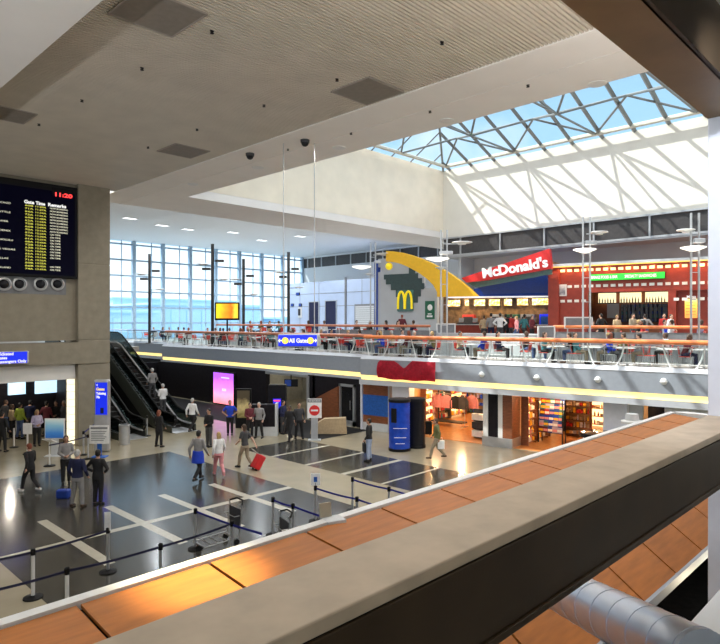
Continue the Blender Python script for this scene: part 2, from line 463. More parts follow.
# ---- left: concrete entry wall and column
WG = 29.0
def wx(px, d=WG): return at_gy(px, 322, d).x
def wz(px, py, d=WG): return at_gy(px, py, d).z
b = MB(); b.box(-6, 11.2, WG, WG+0.6, wz(40, 341), CZ+0.1); struct(b.build('wall_left', 'concrete'))
b = MB(); b.box(-6, 12.35, WG-0.35, WG+0.6, wz(40, 365), wz(40, 343)); struct(b.build('beam_entry', 'concrete'))
b = MB(); b.box(-6, 11.05, WG-0.05, WG+0.6, wz(40, 381), wz(40, 365)); struct(b.build('trim_lintel', 'plaster'))
b = MB()
for z0, z1 in ((0, 3.72), (3.76, 4.8), (4.84, 8.3), (8.34, CZ+0.1)): b.box(11.08, 12.55, WG-0.3, WG+1.2, z0, z1, 0.02)
b.box(11.1, 12.53, WG-0.28, WG+1.18, 0, CZ)
struct(b.build('column_left', 'concrete'))
b = MB(); b.box(-6, 12.4, 34.9, 35.1, 0, 3.4); b.box(-6, 12.4, WG+0.6, 35, 3.3, 3.5); b.box(12.3, 12.5, WG+1.2, 35, 0, 3.5)
struct(b.build('wall_entry_room', 'dark_wall'))
for i, (a, c_, t, bt) in enumerate([(9, 26, 381, 394), (36, 62, 379, 392)]):
    b = MB(); p0 = at_gy(a, t, 34.7); p1 = at_gy(c_, bt, 34.7)
    b.box(p0.x, p1.x, 34.75, 34.9, max(p1.z, 1.0), min(p0.z, 3.2)); 
    struct(b.build('window_%d' % (i+2), 'lit_blue' if 'lit_blue' in M else mat('lit_blue', (0.6, 0.8, 0.9), emit=(0.55, 0.8, 1.0), est=1.2)))
x0, x1 = wx(68, WG+0.3), wx(79, WG+0.3)
b = MB(); nz = 9
for k in range(nz): b.box(x0, x1, WG+0.1, WG+0.45, 0.05+k*0.345, 0.05+k*0.345+0.32)
b.cur = 1; b.box(x0+0.02, x1-0.02, WG+0.14, WG+0.41, 0, 3.15)
struct(b.build('column_glass_block', ['glass_block', 'concrete']))
# ---- enclosure behind and beside the camera
b = MB(); b.box(-6.3, -6, -12, 61, 0, 5.0); b.box(-6.3, -6, 9, 61, 5, 12.3); b.box(-6.3, -6, -12, 9, 11.2, 12.3); b.cur = 1  # unseen window, sized so its daylight reaches the gallery column
for k in range(8): b.box(-6.25, -6.05, -12+k*3, -11.85+k*3, 5.0, 11.2)
for k in range(4): b.box(-6.22, -6.08, -12, 9, 5+k*2, 5.1+k*2)
nw = struct(b.build('window_5', ['plaster', 'mullion'])); b = MB(); b.box(-6.16, -6.14, -12, 9, 5, 11.2); b.build('pane', 'sky_glass', nw)
b = MB(); b.box(-200, -6.4, -60, 500, -0.6, -0.5); struct(b.build('ground_street', 'tarmac'))
b = MB(); b.box(-6, 40, -12.3, -12, 0, 12.3); struct(b.build('wall_right', 'plaster'))
b = MB(); b.box(-6, 13, -12, 1.5, 8.42, 8.6); struct(b.build('ceiling_gallery', 'plaster'))

# ---- foreground: parapet ledge, bronze beam, white column
b = MB(); b.box(-4, 16, 1.545, 1.935, EYE-1.06, EYE-1.0, 0.008)
b.cur = 1; b.box(-4, 16, 1.56, 1.92, EYE-1.07, EYE-1.05); b.cur = 2
b.box(-4, 16, 1.55, 1.93, EYE-1.46, EYE-1.07, 0.006); b.box(-4, 16, 1.535, 1.93, EYE-1.50, EYE-1.46, 0.006)
struct(b.build('wall_parapet', ['ledge_stone', 'black', 'bronze']))
b = MB(); b.box(-4, 16, 1.545, 1.935, EYE+2.18, EYE+2.2); b.cur = 1; b.box(-4, 16, 1.53, 1.545, EYE+2.18, EYE+2.78); b.box(-4, 16, 1.54, 1.935, EYE+2.2, EYE+2.9)
b.box(-4, 16, 1.50, 1.545, EYE+2.18, EYE+2.22)
struct(b.build('beam_gallery', ['bronze_soffit', 'bronze']))
b = MB(); b.box(7.33, 8.2, 1.40, 1.935, 0, EYE+2.19, 0.01); struct(b.build('column_gallery', 'blue_white'))
# ---- orange panelled roof below the ledge: a nearly flat strip that folds into a slope
b = MB(); prof = [(5.14, EYE-2.305), (4.55, EYE-2.365), (2.85, EYE-3.53)]
joints = [at_z(px, py, EYE-2.3).x for px, py in ((194, 555), (287, 525), (361, 502))]
pitch = (joints[2]-joints[0])/2; j0 = joints[0]-5*pitch
k = 0
while j0+k*pitch < 16.2:
    xa, xb = j0+k*pitch+0.018, min(j0+(k+1)*pitch-0.018, 16.7)
    for (ya, za), (yb, zb) in ((prof[0], prof[1]), (prof[1], prof[2])):
        b._add([(xa, ya, za), (xb, ya, za), (xb, yb, zb), (xa, yb, zb), (xa, ya, za-0.03), (xb, ya, za-0.03), (xb, yb, zb-0.03), (xa, yb, zb-0.03)],
               [(0, 1, 2, 3), (4, 7, 6, 5), (0, 4, 5, 1), (2, 6, 7, 3), (1, 5, 6, 2), (0, 3, 7, 4)])
    k += 1
struct(b.build('roof_panels', 'wood_panel'))
b = MB(); b.prism([(5.14, EYE-2.35), (4.55, EYE-2.41), (2.85, EYE-3.58), (2.85, EYE-3.7), (5.14, EYE-2.6)], -6, 16.7, 'yz'); struct(b.build('roof_deck', 'black'))
b = MB(); b.box(-6, 16.8, 5.16, 5.28, EYE-2.62, EYE-2.28); b.prism([(16.7, 5.28), (17.0, 5.0), (17.0, 4.2), (16.7, 4.2)], EYE-2.62, EYE-2.28, 'xy'); struct(b.build('trim_roof_edge', 'white_metal'))
b = MB(); b.box(-6, 16.7, 2.80, 2.86, EYE-3.66, EYE-3.53); struct(b.build('trim_roof_gutter', 'fascia'))
b = MB(); b.box(-6, 16.8, 5.0, 5.15, 0, EYE-2.6); b.box(16.6, 16.8, -4, 5.15, 0, EYE-2.6); struct(b.build('wall_counter_block', 'dark_wall'))

# ---- mezzanine
def fascia(fr, L, name, cove_name, end=0.0):
    b = MB()
    b.cur = 0; b.prism([(0.0, 2.93), (0.35, 2.93), (0.35, MZ), (0.18, MZ+0.05), (0.0, MZ-0.10)], 0, L, 'yz')     # grey fascia, bevelled white top
    b.cur = 1; b.prism([(-0.02, MZ-0.10), (0.16, MZ+0.06), (0.22, MZ+0.06), (0.22, MZ-0.05), (0.02, MZ-0.16)], 0, L, 'yz')
    b.prism([(-0.10, 2.45), (0.5, 2.40), (0.5, 2.62), (-0.10, 2.70)], 0, L, 'yz')
    o = struct(fr.put(b, name, ['fascia', 'fascia_light']))
    b = MB(); b.box(0.02, L-0.02, 0.06, 0.12, 2.69, 2.94); struct(fr.put(b, cove_name, 'cove'))
    return o
fascia(FC, 26, 'trim_mezzanine_near', 'trim_cove_near')
fascia(FB, 22.6, 'trim_mezzanine_far', 'trim_cove_far')
FA = Frame(26.0, 60.8, -PI/2)
fascia(FA, 15.0, 'trim_mezzanine_end', 'trim_cove_end')
b = MB(); b.prism([(0, 0.3), (26, 0.3), (26, 20), (0, 20)], 2.55, MZ, 'xy'); o = FC.put(b, 'floor_mezzanine_near', 'mezz_floor'); struct(o)
e0 = FC.W(-0.01, 0.3); e1 = FC.W(-0.01, 38)
b = MB(); b.prism([(24.1, e0.y+0.02), (e1.x, e1.y), (e1.x, 61), (26.3, 61), (26.3, 45.0), (24.1, 45.0)], 2.55, MZ, 'xy'); struct(b.build('floor_mezzanine_far', 'mezz_floor'))
b = MB(); b.box(12.6, 18.8, 38.6, 61, 3.7, 4.05); struct(b.build('floor_landing', 'mezz_floor'))
# raised terrace with its grey front wall
TD = 4.3
b = MB(); b.box(-5, 26, TD, 19.5, MZ, UZ); struct(FC.put(b, 'floor_terrace_near', 'mezz_floor'))
ta, tb = FC.x(437, TD), FC.x(553, TD)
b = MB(); b.box(tb, 26, TD-0.15, TD-0.02, MZ, 5.18); b.box(-5, ta, TD-0.15, TD-0.02, MZ, 5.18)
struct(FC.put(b, 'wall_terrace_near', 'grey_panel'))
b = MB(); b.box(ta, tb, TD-0.1, TD-0.02, MZ, 5.0); b.box(ta-0.02, tb, TD-0.14, TD+0.06, 5.0, 5.06); struct(FC.put(b, 'wall_terrace_stair', 'pale_panel'))
t0 = FC.W(0, TD)
b = MB(); b.box(28.2, 51, t0.y+2.8, 44, MZ, UZ-0.004); struct(b.build('floor_terrace_far', 'mezz_floor'))
b = MB(); b.box(28.05, 28.19, t0.y+5.2, 44, MZ, 4.9); struct(b.build('wall_terrace_far', 'pale_panel'))

# ---- walls under the mezzanine, far half: dark wall, opening, glass door
GW = 23.6
def dgy(px, g=GW): return at_gx(px, 322, g).y
ya, yb = dgy(308), dgy(266)
b = MB(); b.box(GW, GW+0.3, 22.6, ya, 0, 2.56); b.box(GW, GW+0.3, yb, 45, 0, 2.56)
b.box(GW, 26.4, 44.9, 45.2, 0, 2.56); b.box(26.1, 26.4, 45, 61, 0, 2.56); b.box(12.6, 26, 46.5, 46.7, 0, 2.4); b.box(12.6, 18.8, 40.0, 40.2, 0, 3.7)
struct(b.build('wall_under_mezzanine', 'dark_wall'))
b = MB(); b.box(29.5, 29.7, ya-4, yb+6, 0, 2.56); b.box(GW, 29.5, ya-0.6, ya-0.4, 0, 2.56); b.box(GW+0.3, 29.5, yb+3.5, yb+3.7, 0, 2.56)
struct(b.build('wall_corridor', 'taupe_wall'))
b = MB(); b.box(GW-0.05, GW+0.35, ya-0.12, ya+0.08, 0, 2.5); b.box(GW-0.06, GW+0.36, ya+0.08, yb, 2.4, 2.56); struct(b.build('trim_corridor_frame', 'satin_steel'))
b = MB(); d0, d1 = dgy(338, GW-0.15), dgy(354, GW-0.15)
b.box(GW-0.12, GW, d1, d1+0.14, 0, 2.25); b.box(GW-0.12, GW, d0-0.14, d0, 0, 2.25); b.box(GW-0.12, GW, d1, d0, 2.12, 2.25); b.box(GW-0.12, GW, d1, d0, 0, 0.28)
do = struct(b.build('door_1', 'satin_steel'))
b = MB(); b.box(GW-0.05, GW-0.03, d1+0.1, d0-0.1, 0.28, 2.12); b.build('pane', 'clear_glass', do)
b = MB(); b.tube([(GW-0.2, d1+0.25, 0.9), (GW-0.2, d1+0.25, 1.4)], 0.02); b.build('handle', 'steel', do)
# ---- shop fronts under the near half
SD = 0.55
fx = lambda px: FC.x(px, SD)
ST = 2.56
b = MB()
b.box(-0.25, fx(361.5), SD-0.1, SD+0.3, 0, ST); struct(FC.put(b, 'column_corner', 'blue_white'))
b = MB(); xa, xb = fx(361.5), fx(388.5)
b.box(xa, xb, SD, SD+0.25, 0, 0.4); b.cur = 1; b.box(xa, xb, SD+0.02, SD+0.25, 0.4, 0.78); b.box(xa, xb, SD+0.02, SD+0.25, 1.85, ST)
b.cur = 2; b.box(xa, xb, SD, SD+0.25, 0.78, 1.85); b.cur = 3; b.box(xb, xb+0.08, SD-0.05, SD+0.3, 0, ST)
struct(FC.put(b, 'wall_shop_panel', ['pale_panel', 'brown_wood', 'panel_blue', 'satin_steel']))
def shop_column(px0, px1, parts, base, name, back=1.0):
    b = MB(); 
    for q0, q1, m in parts:
        b.cur = m; b.box(fx(q0), fx(q1), SD+(0.03 if m == 1 else 0), SD+back, base, ST)
    b.cur = 2; b.box(fx(px0)-0.03, fx(px1)+0.03, SD-0.04, SD+back, 0, base)
    return struct(FC.put(b, name, ['white_metal', 'dark_wall', 'satin_steel', 'brown_wood', 'blue_white']))
shop_column(483, 512, ((483, 488, 0), (488, 498, 1), (498, 502.5, 0), (502.5, 512, 3)), 0.42, 'column_shop')
shop_column(603, 627, ((603, 627, 4),), 0.1, 'column_kiosk', 0.6)
shop_column(392, 409, ((392, 409, 4),), 0.0, 'column_wrapped', 0.5)
b = MB(); b.box(fx(627), fx(641), SD+0.3, SD+0.5, 0, ST); b.box(fx(663), 26, SD+0.3, SD+0.5, 0, ST); struct(FC.put(b, 'wall_shop_right', 'pale_panel'))
b = MB(); b.box(fx(641), fx(663), SD+1.2, SD+1.3, 0, ST); struct(FC.put(b, 'wall_shop_dark', 'dark_wall'))
b = MB(); x0, x1 = fx(388.5), fx(607)
b.box(x0, x1, SD+0.1, SD+9.5, 0.005, 0.02); struct(FC.put(b, 'floor_shop', 'tan_floor'))
b = MB(); b.box(x0-0.1, x1, SD+9.3, SD+9.5, 0, ST); b.box(x0-0.1, x0, SD+0.3, SD+9.4, 0, ST); b.box(x1, x1+0.15, SD+0.3, SD+9.4, 0, ST)
b.box(fx(508), fx(508)+0.2, SD+1.0, SD+9.4, 0, ST)
struct(FC.put(b, 'wall_shop_back', mat('shop_wall', (0.66, 0.40, 0.18), 0.7)))

# ---- skylight: chords, trusses, rafters, glass hip roof
RX, RZ = 26.6, 21.2           # ridge
def glass_z(x): return SK + (RZ-SK)*(1-abs(x-RX)/10.6)
HE = 20.5                     # hip starts
b = MB()
for x in (36.7, 16.6): b.tube([(x, -11, SK+0.15), (x, 27.0, SK+0.15)], 0.13, 6)
b.tube([(16.6, 27.0, SK+0.15), (36.7, 27.0, SK+0.15)], 0.13, 6)
struct(b.build('beam_skylight_chord', 'truss_light'))
b = MB(); bay = 5.6
ys = [27.0-bay*k for k in range(8)]
xs = [36.7-5.03*k for k in range(5)]
def rz_(x, y):
    z = glass_z(x)
    if y > HE: z = min(z, SK + (RZ-SK)*(27.6-y)/(27.6-HE))
    return z-0.1
for yk in ys[1:]: b.tube([(16.6, yk, SK+0.15), (36.7, yk, SK+0.15)], 0.07, 6)
for yk in ys[:-1]:
    for xk in xs[:-1]:
        xm, ym = xk-2.51, yk-bay/2
        zt = max(rz_(xm, ym), SK+0.3)
        for dx in (0, -5.03):
            for dy in (0, -bay): b.tube([(xk+dx, yk+dy, SK+0.15), (xm, ym, zt)], 0.07, 6, False)
        b.tube([(xm, ym, zt), (xm, ym-bay, zt)], 0.06, 6, False)
struct(b.build('beam_skylight_truss', 'truss'))
b = MB()
k = 0; y = 27.0
while y > -11:
    for sgn in (1, -1):
        xe = RX + 10.6*sgn
        if y > HE:
            t = (27.6-y)/(27.6-HE); xt = xe + (RX-xe)*t; b.tube([(xe, y, SK), (xt, y, SK+(RZ-SK)*t)], 0.14, 4, False)
        else: b.tube([(xe, y, SK), (RX, y, RZ)], 0.14, 4, False)
    y -= 1.9
for k in range(10):
    x = 17.4+k*2.0; t = 1-abs(x-RX)/10.6
    b.tube([(x, 27.6, SK), (x, 27.6-(27.6-HE)*t, SK+(RZ-SK)*t)], 0.06, 4, False)
for xe in (16.0, 37.2): b.tube([(xe, 27.6, SK), (RX, HE, RZ)], 0.09, 5, False)
b.tube([(RX, HE, RZ), (RX, -12, RZ)], 0.1, 5, False)
for zz in (0.5,):
    for sgn in (1, -1):
        b.tube([(RX+10.6*sgn*(1-zz), -12, SK+(RZ-SK)*zz), (RX+10.6*sgn*(1-zz), 27.6-(27.6-HE)*zz, SK+(RZ-SK)*zz)], 0.04, 4, False)
struct(b.build('window_skylight_bars', 'truss'))
b = MB()
def pane(q): b._add(q, [tuple(range(len(q)))])
pane([(37.2, -12, SK+.05), (37.2, 27.6, SK+.05), (RX, HE, RZ+.05), (RX, -12, RZ+.05)]); pane([(16, -12, SK+.05), (16, 27.6, SK+.05), (RX, HE, RZ+.05), (RX, -12, RZ+.05)])
pane([(16, 27.6, SK+.05), (37.2, 27.6, SK+.05), (RX, HE, RZ+.05)])
struct(b.build('window_skylight', 'sky_glass'))
# ================================================================== SIGNS AND FIXTURES
# ---- flight board on the concrete wall
FW = Frame(0, WG-0.3, 0.0)
xb_, zt_ = FW.hit(77.5, 188); _, zb_ = FW.hit(77.5, 279)
W_, H_ = 5.9, zt_-zb_
t = thing('flight_board', (xb_, WG-0.3, zb_), 0, 'large black flight information board with yellow and white rows on the concrete wall', 'flight board')
b = MB(); b.box(-W_, 0, 0, 0.28, 0, H_, 0.03); b.build('casing', 'black', t)
b = MB(); b.box(-W_+0.12, -0.12, -0.012, 0.0, 0.12, H_-0.30); b.build('screen', mat('screen_navy', (0.002, 0.002, 0.008), 0.6, spec=0.05, emit=(0.002, 0.002, 0.03), est=0.1), t)
def LX(px, py): return at_gy(px, py, WG-0.3).x-xb_
def LZ(px, py): return at_gy(px, py, WG-0.3).z-zb_
c = thing('clock', (0, 0, 0), 0, None, None); c.parent = t
b = MB(); b.box(LX(52, 190), LX(73, 190), -0.03, 0.0, LZ(63, 197), LZ(63, 189)); b.build('clock_face', 'gloss_black', c)
text('11:20', 0.24, 'led_red', c, LX(55, 193), -0.035, LZ(54, 196.0), off=0.006, fit=LX(72, 193)-LX(55, 193), fy=False, name='clock_digits')
hy = LZ(24, 203)
def fit_text(body, size, m, pa, pb, z, name='lettering', lead=1.0, off=0.004):
    return text(body, size, m, t, LX(pa, 235), -0.02, z, off=off, lead=lead, name=name, fit=LX(pb, 235)-LX(pa, 235), fy=False)
fit_text('Gate', 0.2, 'lit_white', 24, 34, hy, off=0.008); fit_text('Time', 0.2, 'lit_white', 35.5, 45, hy, off=0.008); fit_text('Remarks', 0.2, 'lit_white', 48, 66, hy, off=0.008)
rows = 22
gates = [60, 71, 64, 73, 69, 62, 75, 66, 70, 67, 74, 61, 68, 72, 63, 76, 65, 77, 71, 60, 66, 74]
z0, z1 = LZ(30, 206.5), LZ(30, 269.5); dz = (z0-z1)/(rows-1); fs_ = dz*0.74
def rows_text(name, lines, m, pa, pb):
    for i, s_ in enumerate(lines):
        if s_: fit_text(s_, fs_, m, pa, pb, z0-i*dz, name, off=0.003)
def blk(name, lines, m, pa, pb):
    """one column of rows, one mesh"""
    vs, fs = [], []
    for i, s_ in enumerate(lines):
        if not s_: continue
        o = text(s_, fs_, m, None, 0, 0, 0, off=0.0, fit=(LX(pb, 235)-LX(pa, 235))*(len(s_)/max(len(q) for q in lines)), fy=False)
        b0 = len(vs); vs += [(v.co.x, v.co.y-i*dz, v.co.z) for v in o.data.vertices]; fs += [[b0+k for k in f.vertices] for f in o.data.polygons]
        bpy.data.objects.remove(o)
    me = bpy.data.meshes.new(name); me.from_pydata(vs, [], fs); me.materials.append(M[m])
    o = bpy.data.objects.new(name, me); COL.objects.link(o); o.parent = t; o.location = (LX(pa, 235), -0.02, z0); o.rotation_euler = (PI/2, 0, 0)
tm = ['%d:%02dA' % (11+(20+7*i)//60, (20+7*i) % 60) for i in range(rows)]
blk('gate_lettering', ['%d' % g+('A' if g % 3 else 'B') for g in gates], 'led_yellow', 25, 33)
blk('time_lettering', tm, 'led_yellow', 35.5, 46)
blk('remarks_lettering', ['NOW BOARDING' if i < 9 else ('ON TIME' if i < 18 or i in (20, 21) else '') for i in range(rows)], 'led_white', 50, 67.5)
blk('city_lettering', ['' if i % 3 else ['CHICAGO', 'SEATTLE', 'DENVER', 'PHOENIX', 'HONOLULU', 'LAS VEGAS', 'DALLAS', 'OAKLAND'][i//3] for i in range(rows)], 'led_white', -6, 15)
# round nozzles under the board
ns = []
for p in (4, 19.5, 40.5, 57.5):
    q = at_gy(p, 284, WG-0.06)
    n_ = thing('round_air_nozzle', (q.x, WG-0.02, q.z), 0, None, 'air nozzle', 'round nozzles below the flight board')
    b = MB(); b.X = Matrix.Rotation(PI/2, 4, 'X'); b.lathe([(0.29, -0.02), (0.29, 0.10), (0.23, 0.12), (0.22, 0.02)], 24); b.build('rim', 'satin_steel', n_, smooth=True)
    b = MB(); b.X = Matrix.Rotation(PI/2, 4, 'X'); b.ell((0, 0, 0.03), (0.20, 0.20, 0.10)); b.build('nozzle', 'gloss_black', n_, smooth=True)
    ns.append(n_)
ordinal_labels(ns, '# from the left of the round black air nozzles below the flight board')
b = MB(); q = at_gy(66, 284, WG); b.box(-6, q.x, WG-0.02, WG, q.z-0.5, q.z+0.45); struct(b.build('trim_nozzle_band', 'grey_panel'))
# blue lit sign over the entry
q = at_gy(29, 357, WG-0.5); hh = 0.27
t = thing('entry_sign', (q.x, WG-0.55, q.z-hh), 0, 'blue lit sign with white lettering on the beam above the security entry', 'sign')
b = MB(); b.box(-3.2, 0, 0, 0.2, 0, 2*hh, 0.05); b.build('casing', 'satin_steel', t)
b = MB(); b.box(-3.15, -0.09, -0.012, 0, 0.03, 2*hh-0.03); b.build('sign_face', 'sign_blue', t)
for i, s_ in enumerate(('Ticketed', 'Gates', 'Ticketed Passengers Only')):
    text(s_, 0.17, 'lit_white', t, (-0.62, -0.86, -0.13)[i], -0.02, (0.38, 0.22, 0.06)[i], 'RIGHT', off=0.004)
# ---- ceiling: vents, sprinklers, downlights, cameras
vs_ = []
for (pts, lab) in [(((110, 17), (163, 35), (208, 7), (150, -10)), 'large square perforated ceiling vent nearest the white bulkhead at the top'),
                   (((330, 94), (357, 104), (406, 89), (379, 77)), 'square perforated ceiling vent beside the white soffit above the far rods'),
                   (((159, 151), (182, 157), (210, 151), (183, 144)), 'smallest dark ceiling vent close to the concrete column top'),
                   (((-20, 116), (8, 122), (34, 112), (5, 104)), 'dark ceiling vent above the flight board at the picture edge')]:
    ps = [at_z(x, y, CZ+0.03) for x, y in pts]
    c = sum(ps, Vector())/4
    sx_ = (max(p.x for p in ps)-min(p.x for p in ps))/2; sy_ = (max(p.y for p in ps)-min(p.y for p in ps))/2
    s_ = min(0.95, (sx_+sy_)/2*0.95)
    t = thing('ceiling_vent', (c.x, c.y, CZ+0.012), 0, lab, 'vent', 'square vents in the slatted ceiling')
    b = MB(); b.box(-s_, s_, -s_, s_, 0.0, 0.05, 0.01); b.build('grille', 'vent', t)
    b = MB()
    for u, v in ((-1, 0), (1, 0)): b.box(u*s_-0.02, u*s_+0.02, -s_, s_, -0.008, 0.05)
    for v in (-1, 1): b.box(-s_, s_, v*s_-0.02, v*s_+0.02, -0.008, 0.05)
    b.build('frame', mat('vent_frame', (0.33, 0.29, 0.25), 0.6), t)
    vs_.append(t)
b = MB(); b.lathe([(0.045, 0.01), (0.045, -0.01), (0.02, -0.015), (0.02, -0.04), (0.045, -0.045), (0.045, -0.055), (0.0, -0.06)][::-1], 12)
me = b.mesh('sprinkler_head', 'black', True); sp = []
for px, py, z in ((212, 31, 0.03), (142, 68, 0.03), (82, 100, 0.03), (39, 124, 0.03), (197, 129, 0.03), (442, 42, 0.03), (337, 79, 0.03), (264, 105, 0.03), (148, 147, 0.03), (430, 111, 0), (351, 133, 0), (288, 149, 0), (528, 85, 0)):
    q = at_z(px, py, CZ+z); o = bpy.data.objects.new('sprinkler_head', me); COL.objects.link(o); o.location = (q.x, q.y, CZ+z)
    sp.append(tag(o, None, 'sprinkler', 'sprinkler heads in the ceiling'))
ordinal_labels([o for o in sp if o.location.z > CZ+0.01], 'tiny black sprinkler in the slatted ceiling, # from the left of these')
ordinal_labels([o for o in sp if o.location.z <= CZ+0.01], 'tiny black sprinkler in the white soffit, # from the left of these')
dl = []
for px, py in ((597, 83.5), (447, 120.5), (339, 147.5), (258, 167.5), (193, 184)):
    q = at_z(px, py, CZ)
    t = thing('recessed_downlight', (q.x, q.y, CZ), 0, None, 'ceiling light', 'round downlights in the soffit')
    b = MB(); b.lathe([(0.19, -0.03), (0.24, -0.02), (0.24, 0.03), (0.19, 0.03)], 24); b.build('trim_ring', 'white_metal', t, smooth=True)
    b = MB(); b.lathe([(0.18, -0.022), (0.18, 0.0)], 24); b.build('lamp', 'lamp_glow', t)
    dl.append(t)
ordinal_labels(dl, 'round glowing downlight in the white soffit, # from the left')
for px, py, lab in ((250, 153.5, 'black dome camera on the soffit left of the two hanging rods'), (305, 140, 'black dome camera on the soffit between the hanging rods')):
    q = at_z(px, py, CZ)
    t = thing('dome_camera', (q.x, q.y, CZ), 0, lab, 'camera', 'dome cameras on the soffit')
    b = MB(); b.lathe([(0.15, -0.10), (0.16, 0.0)], 20); b.build('housing', 'charcoal', t, smooth=True)
    b = MB(); b.ell((0, 0, -0.10), (0.13, 0.13, 0.13)); b.build('dome', 'gloss_black', t, smooth=True)
hl = []
for px, py in ((162, 225), (188, 229), (233, 232), (130, 218), (262, 240), (300, 236)):
    q = at_z(px, py, 14.0)
    t = thing('hall_downlight', (q.x, q.y, 14.0), 0, None, 'ceiling light', 'square lights in the far hall ceiling')
    b = MB(); b.box(-0.55, 0.55, -0.3, 0.3, -0.05, 0.02, 0.01); b.build('frame', 'white_metal', t)
    b = MB(); b.box(-0.5, 0.5, -0.26, 0.26, -0.06, -0.04); b.build('diffuser', mat('cool_lamp', (1, 1, 1), emit=(0.9, 0.95, 1), est=2.0) if 'cool_lamp' not in M else 'cool_lamp', t)
    hl.append(t)
ordinal_labels(hl, 'small pale ceiling light over the far hall, # from the left')
# ---- hanging gates sign on two rods
Pc = at_d(299, 340.5, 21.5)
t = thing('hanging_gates_sign', (Pc.x, Pc.y, Pc.z), CAMROT, 'blue hanging sign reading All Gates with arrows, on two thin ceiling rods', 'sign')
b = MB(); b.box(-0.74, 0.74, -0.09, 0.09, -0.235, 0.235, 0.06); b.build('casing', 'satin_steel', t)
b = MB(); b.box(-0.72, 0.64, -0.10, 0.10, -0.20, 0.20, 0.03); b.build('sign_face', 'sign_blue', t)
text('All Gates', 0.21, 'lit_white', t, 0.0, -0.115, -0.07, 'CENTER', off=0.006, sx=0.85)
for s_ in (-1, 1):
    b = MB(); b.X = Matrix.Rotation(PI/2, 4, 'X'); b.lathe([(0.115, 0.10), (0.115, 0.115)], 20, (s_*0.44-0.03, 0, 0)); b.build('yellow_disc', 'lit_yellow', t)
    b = MB(); x0 = s_*0.60-0.04
    b.prism([(x0-s_*0.07, 0.018), (x0+s_*0.02, 0.018), (x0+s_*0.0, 0.06), (x0+s_*0.035, 0.06), (x0+s_*0.08, 0.0), (x0+s_*0.035, -0.06), (x0, -0.06), (x0+s_*0.02, -0.018), (x0-s_*0.07, -0.018)], -0.115, -0.10); b.build('arrow', 'lit_white', t)
    text('i', 0.12, 'sign_blue', t, s_*0.44-0.03, -0.118, -0.045, 'CENTER', off=0.004)
    b = MB(); b.tube([(s_*0.54, 0, 0.2), (s_*0.54, 0, CZ-Pc.z)], 0.016, 6); b.build('rod', 'satin_steel', t)
# ---- fascia dome lights
fl = []
b = MB(); b.ell((0, 0, 0), (0.13, 0.10, 0.13)); b.lathe([(0.15, -0.02), (0.15, 0.0)], 16); me = b.mesh('fascia_dome_light', 'white_metal', True)
for px, py in ((482, 375), (537, 378), (598, 380), (664, 382)):
    x, z = FC.hit(px, py, 0.0); o = bpy.data.objects.new('fascia_dome_light', me); COL.objects.link(o)
    o.location = FC.W(x, -0.03, z+0.02); o.rotation_euler = (0, 0, FC.a); fl.append(tag(o, None, 'wall light', 'domes on the mezzanine fascia'))
ordinal_labels(fl, 'small white dome on the grey mezzanine fascia, # from the left')
# ---- red swag banner on the mezzanine edge
x0, z0 = FC.hit(378, 380, -0.12); x1, z1 = FC.hit(436, 380, -0.12); zt = FC.hit(405, 361, -0.12)[1]; zb = FC.hit(405, 380.5, -0.12)[1]
bm = bmesh.new(); NX, NZ = 40, 12; grid = []
for i in range(NX+1):
    a = i/NX; x = x0 + (x1-x0)*a
    if a < 0.46: top = zt - 0.02 - 0.0*a if a < 0.30 else zt-0.02-0.36*((a-0.30)/0.16)**1.2*1.0
    else: top = zt-0.38+0.40*min(1, ((a-0.46)/0.14))
    top -= 0.12*max(0, 0.05-a)/0.05
    bot = zb + 0.13*abs(a-0.5) + 0.02*math.sin(a*17)
    for j in range(NZ+1):
        v = j/NZ; y = -0.10-0.10*math.sin(PI*v)*(0.5+0.5*math.sin(a*23+v*3)) - 0.05*math.sin(a*9)
        grid.append(bm.verts.new((x, y-0.05, top+(bot-top)*v)))
for i in range(NX):
    for j in range(NZ):
        p = i*(NZ+1)+j; bm.faces.new((grid[p], grid[p+1], grid[p+NZ+2], grid[p+NZ+1]))
ex = bmesh.ops.solidify(bm, geom=bm.faces[:], thickness=0.02)
b = MB(); b.bm(bm); o = FC.put(b, 'swag_banner', 'red_cloth', None, True)
tag(o, 'rumpled dark red cloth banner with a dip, draped on the mezzanine front', 'banner')
